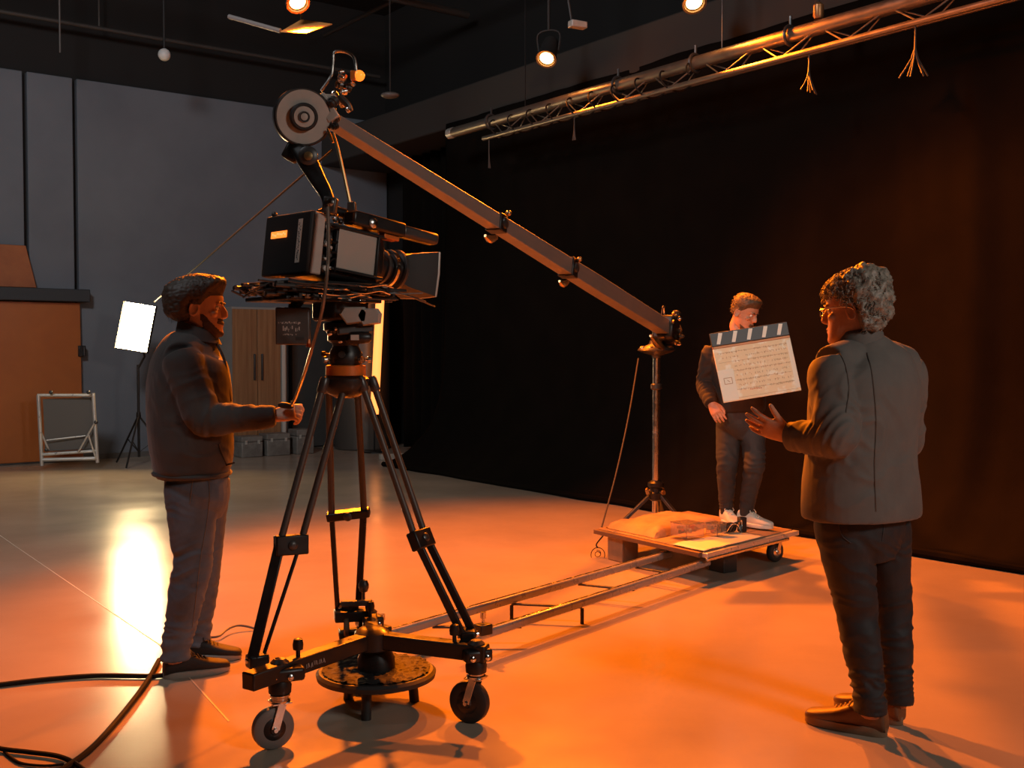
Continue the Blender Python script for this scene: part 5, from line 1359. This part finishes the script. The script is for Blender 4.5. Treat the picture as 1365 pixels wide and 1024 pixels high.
m3, bvh3, Hh3, inf3 = person('person', 'man in black clothes and white sneakers holding a large clapperboard', loc3, H3, HR3, hs3, P(987, 451, d0 - .02),
    [(P(987, 578, d0), .09, .09), (P(987, 560, d0), .15, .105), (P(986, 530, d0), .14, .10), (P(985, 495, d0), .155, .105), (P(984, 470, d0), .16, .10), (P(984, 455, d0), .11, .08), (P(984, 447, d0), .065, .058)],
    [[(shR, .050), (shR.lerp(elR, .5), .043), (elR, .037), (elR.lerp(wrR, .4), .035), (wrR, .025)], [(shL, .050), (shL.lerp(elL, .5), .043), (elL, .037), (elL.lerp(wrL, .4), .035), (wrL, .025)]],
    [[(hipR, .078), (hipR.lerp(kneeR, .5), .066), (kneeR, .050), (kneeR.lerp(ankR, .35), .047), (ankR, .033), (ankR + V((.0, 0, -.05)), .031)], [(hipL, .078), (hipL.lerp(kneeL, .5), .066), (kneeL, .05), (kneeL.lerp(ankL, .35), .047), (ankL, .033), (ankL + V((0, 0, -.05)), .031)]],
    [hd3, hl3], SKIN2, F3, .84)
M_knit = mat('black_sweater', (.024, .019, .016), .85, var=(6, (.018, .014, .012)), bump=(200, .2, .003))
M_trk = mat('track_pants', (.022, .022, .024), .75, var=(8, (.028, .028, .03)))
mb = MB()
mb.ell([(P(987, 585, d0), .08, .09), (P(987, 568, d0), .165, .12), (P(986, 552, d0), .165, .12), (P(986, 535, d0), .15, .11)], R3, 28, 12, 2.3)
for hp_, kn, an in ((hipR, kneeR, ankR), (hipL, kneeL, ankL)):
    mb.ell([(hp_ + V((0, 0, .03)), .088, .094), (hp_, .090, .098), (hp_.lerp(kn, .5), .082, .086), (kn, .068, .072), (kn.lerp(an, .4), .060, .066), (kn.lerp(an, .85), .046, .050), (an, .040, .044), (an + V((0, 0, -.02)), .038, .042)], R3, 24, 34)
jz = []
for kn, an in ((kneeR, ankR), (kneeL, ankL)): jz += [(kn, .13, V((.2, 0, .98)), .010, 24), (an + V((0, 0, .08)), .10, zz, .008, 28)]
p3 = meshobj('trousers', fuse(mb, .007, 3, folds(jz, .002, 9)), M_trk, m3, m3)
mb = MB()
tj = [((986, 549), .175, .125), ((986, 542), .185, .135), ((986, 520), .185, .135), ((985, 495), .195, .138), ((984, 476), .195, .13), ((984, 463), .155, .11), ((984, 453), .098, .09), ((985, 444), .068, .07)]
mb.ell([(P(x, y, d0), a, b) for (x, y), a, b in tj], R3, 36, 30, 2.3)
mb.ell([(shR, .066, .066), (shR.lerp(shL, .25) + V((0, 0, .024)), .074, .074), (shR.lerp(shL, .5) + V((0, 0, .035)), .076, .076), (shR.lerp(shL, .75) + V((0, 0, .024)), .074, .074), (shL, .066, .066)], F3, 24, 20)
sleeve(mb, shR, elR, wrR, .078, .062, .044, R3); sleeve(mb, shL, elL, wrL, .078, .062, .044, R3)
ez = [(elR.lerp(wrR, .4), .14, (wrR - elR).normalized(), .010, 34), (shR.lerp(elR, .6), .14, zz, .007, 20), (elL, .12, zz, .008, 24)]
sw = meshobj('sweater', fuse(mb, .007, 4, folds(ez, .002, 11)), M_knit, m3, m3)
MB().tube([P(985, 446, d0) + R3 * .072 * math.cos(t) + F3 * .068 * math.sin(t) + V((0, 0, -.02 * max(0, math.sin(t)))) for t in [2 * math.pi * k / 30 for k in range(30)]], .011, 8, closed=True).build('neckband', M_knit, sw)
def hair3(l):
    line = .60 - .98 * sm(.60, -.4, l.y)
    if abs(l.x) > .45 and l.y > -.40: line = max(line, .25 * sm(-.40, -.2, l.y) + .2 * sm(0, .5, l.y))
    if l.z < line - .07: return -1
    return (.008 + .016 * sm(.3, .9, l.z) + .012 * sm(.1, .7, l.y) * sm(.3, .6, l.z)) * (.08 + .92 * sm(line - .07, line + .18, l.z))
hm = star(H3, HR3, bvh3, hair3, 120, 90, seed=8, rough=.002, freq=50, mod=.12)
strands(hm, H3, HR3, bvh3, hair3, 900, .022, .0010, 14, lift=.35, flow=(0, -.6, .3))
hm.build('hair', M_hairm, m3, angle=180)
brows(m3, Hh3, bvh3, HR3, M_hairb, hs3)
def beard3(l):
    if l.y < .1 or l.z > -.5: return -1
    if not (l.z < -.78 or (-.66 < l.z < -.52 and l.y > .6 and abs(l.x) < .3)): return -1
    return .003 if l.z > -.95 else -1
star(H3, HR3, bvh3, beard3, 90, 70, seed=6, rough=.001, freq=40).build('beard', M_hairm, m3, angle=180)
M_shoe3 = mat('white_leather', (.70, .66, .60), .45, var=(10, (.60, .55, .49))); M_sole3 = mat('sole_white', (.75, .70, .62), .5)
for an, dv in ((ankR, V((.05, -.28, 0))), (ankL, V((.20, -.20, 0)))):
    fw = dv.normalized(); hl = V((an.x, an.y, 0)) - fw * .06
    shoe(m3, hl, hl + fw * .27, ZF, .275, M_shoe3, M_sole3, M_sole3, .024, .10, 'sneaker', .044)
    MB().tube([V((an.x, an.y, ZF + .08)), V((an.x, an.y, ZF + .14))], .042, 16).build('sock', M_shoe3, m3)

# clapperboard
dS = 7.1
q4 = [P(948, 468, dS), P(1054, 449, dS + .05), P(1066, 522, dS), P(966, 536, dS - .05)]
ctr = sum(q4, V()) / 4
X3 = ((q4[1] - q4[0]) + (q4[2] - q4[3])).normalized(); Z3 = ((q4[0] - q4[3]) + (q4[1] - q4[2])); N3 = X3.cross(Z3).normalized(); Z3 = N3.cross(X3).normalized()
if N3.y > 0: N3 = -N3
w_ = ((q4[1] - q4[0]).length + (q4[2] - q4[3]).length) / 2; h_ = ((q4[0] - q4[3]).length + (q4[1] - q4[2]).length) / 2
shear = ((q4[0] + q4[1]) / 2 - (q4[2] + q4[3]) / 2).dot(X3) / h_
def S3(x, y, n=0.): return ctr + X3 * (x * w_) + (Z3 + X3 * shear) * (y * h_) + N3 * n     # x, y in -.5 .. .5
ck = thing('clapperboard', 'large cream clapperboard with a black and white striped clap stick', 'clapperboard', S3(0, -.5))
def plate(x0, y0, x1, y1, n0, n1): return MB().prism([S3(x0, y0, n0), S3(x1, y0, n0), S3(x1, y1, n0), S3(x0, y1, n0)], N3 * (n1 - n0))
M_slate = mat('slate_cream', (.86, .68, .44), .5, var=(16, (.92, .86, .70), .52, .62))
sl = plate(-.5, -.5, .5, .5, 0, .012).build('slate', M_slate, ck, bevel=.002)
rq = random.Random(31); mk = MB()
M_ink = mat('slate_ink', (.50, .33, .20), .6)
for row in range(9):                               # illegible handwriting and ruled lines
    y = .40 - row * .088; x = -.42 if row < 2 else -.27
    while x < .42:
        if rq.random() < .80:
            for _ in range(3):
                a = S3(x + rq.uniform(0, .014), y + rq.uniform(-.022, .022), .0125); b = S3(x + rq.uniform(0, .014), y + rq.uniform(-.022, .022), .0125)
                if (a - b).length > .003: mk.bar(a, b, .0022, .0012, N3)
        x += rq.choice((.018, .018, .02, .035))
for y in (.445, .27, .09, -.085, -.26, -.41): mk.bar(S3(-.46, y - .04, .0125), S3(.46, y - .04, .0125), .0018, .001, N3)
mk.build('slate_writing', M_ink, sl)
plate(-.5, -.48, -.30, .10, .0121, .0135).build('white_label', mat('slate_white', (.85, .80, .68), .5), sl)
lm = MB()
for x0, y0, x1, y1 in ((-.44, -.06, -.34, -.06), (-.44, -.17, -.34, -.17), (-.44, -.17, -.44, -.06), (-.34, -.17, -.34, -.06), (-.40, -.10, -.37, -.14)): lm.bar(S3(x0, y0, .0142), S3(x1, y1, .0142), .004, .001, N3)
lm.build('label_mark', M_ink, sl)
plate(.44, -.44, .495, .46, .0121, .0132).build('white_strip', mat('slate_white', (.85, .80, .68), .5), sl)
rd = MB()
for i in range(7): rd.box(S3(-.13 + i * .022, -.33 + rq.uniform(-.006, .006), .0128), (.006, .002, .006))
rd.build('red_marks', mat('red_ink', (.5, .1, .04), .6), sl)
plate(-.5, .50, .5, .545, 0, .014).build('hinge_bar', mat('slate_copper', (.42, .16, .06), .4, .3), ck, bevel=.002)
M_stk = mat('stick_black', (.035, .034, .036), .4)
stk = plate(-.5, .552, .5, .80, -.003, .014).build('clap_stick', M_stk, ck, bevel=.002)
for i in range(5):
    x = -.44 + i * .195
    MB().prism([S3(x, .585, .0142), S3(x + .045, .575, .0142), S3(x + .10, .775, .0142), S3(x + .05, .785, .0142)], N3 * .001).build('stripe', mat('stick_white', (.85, .80, .70), .5), stk)
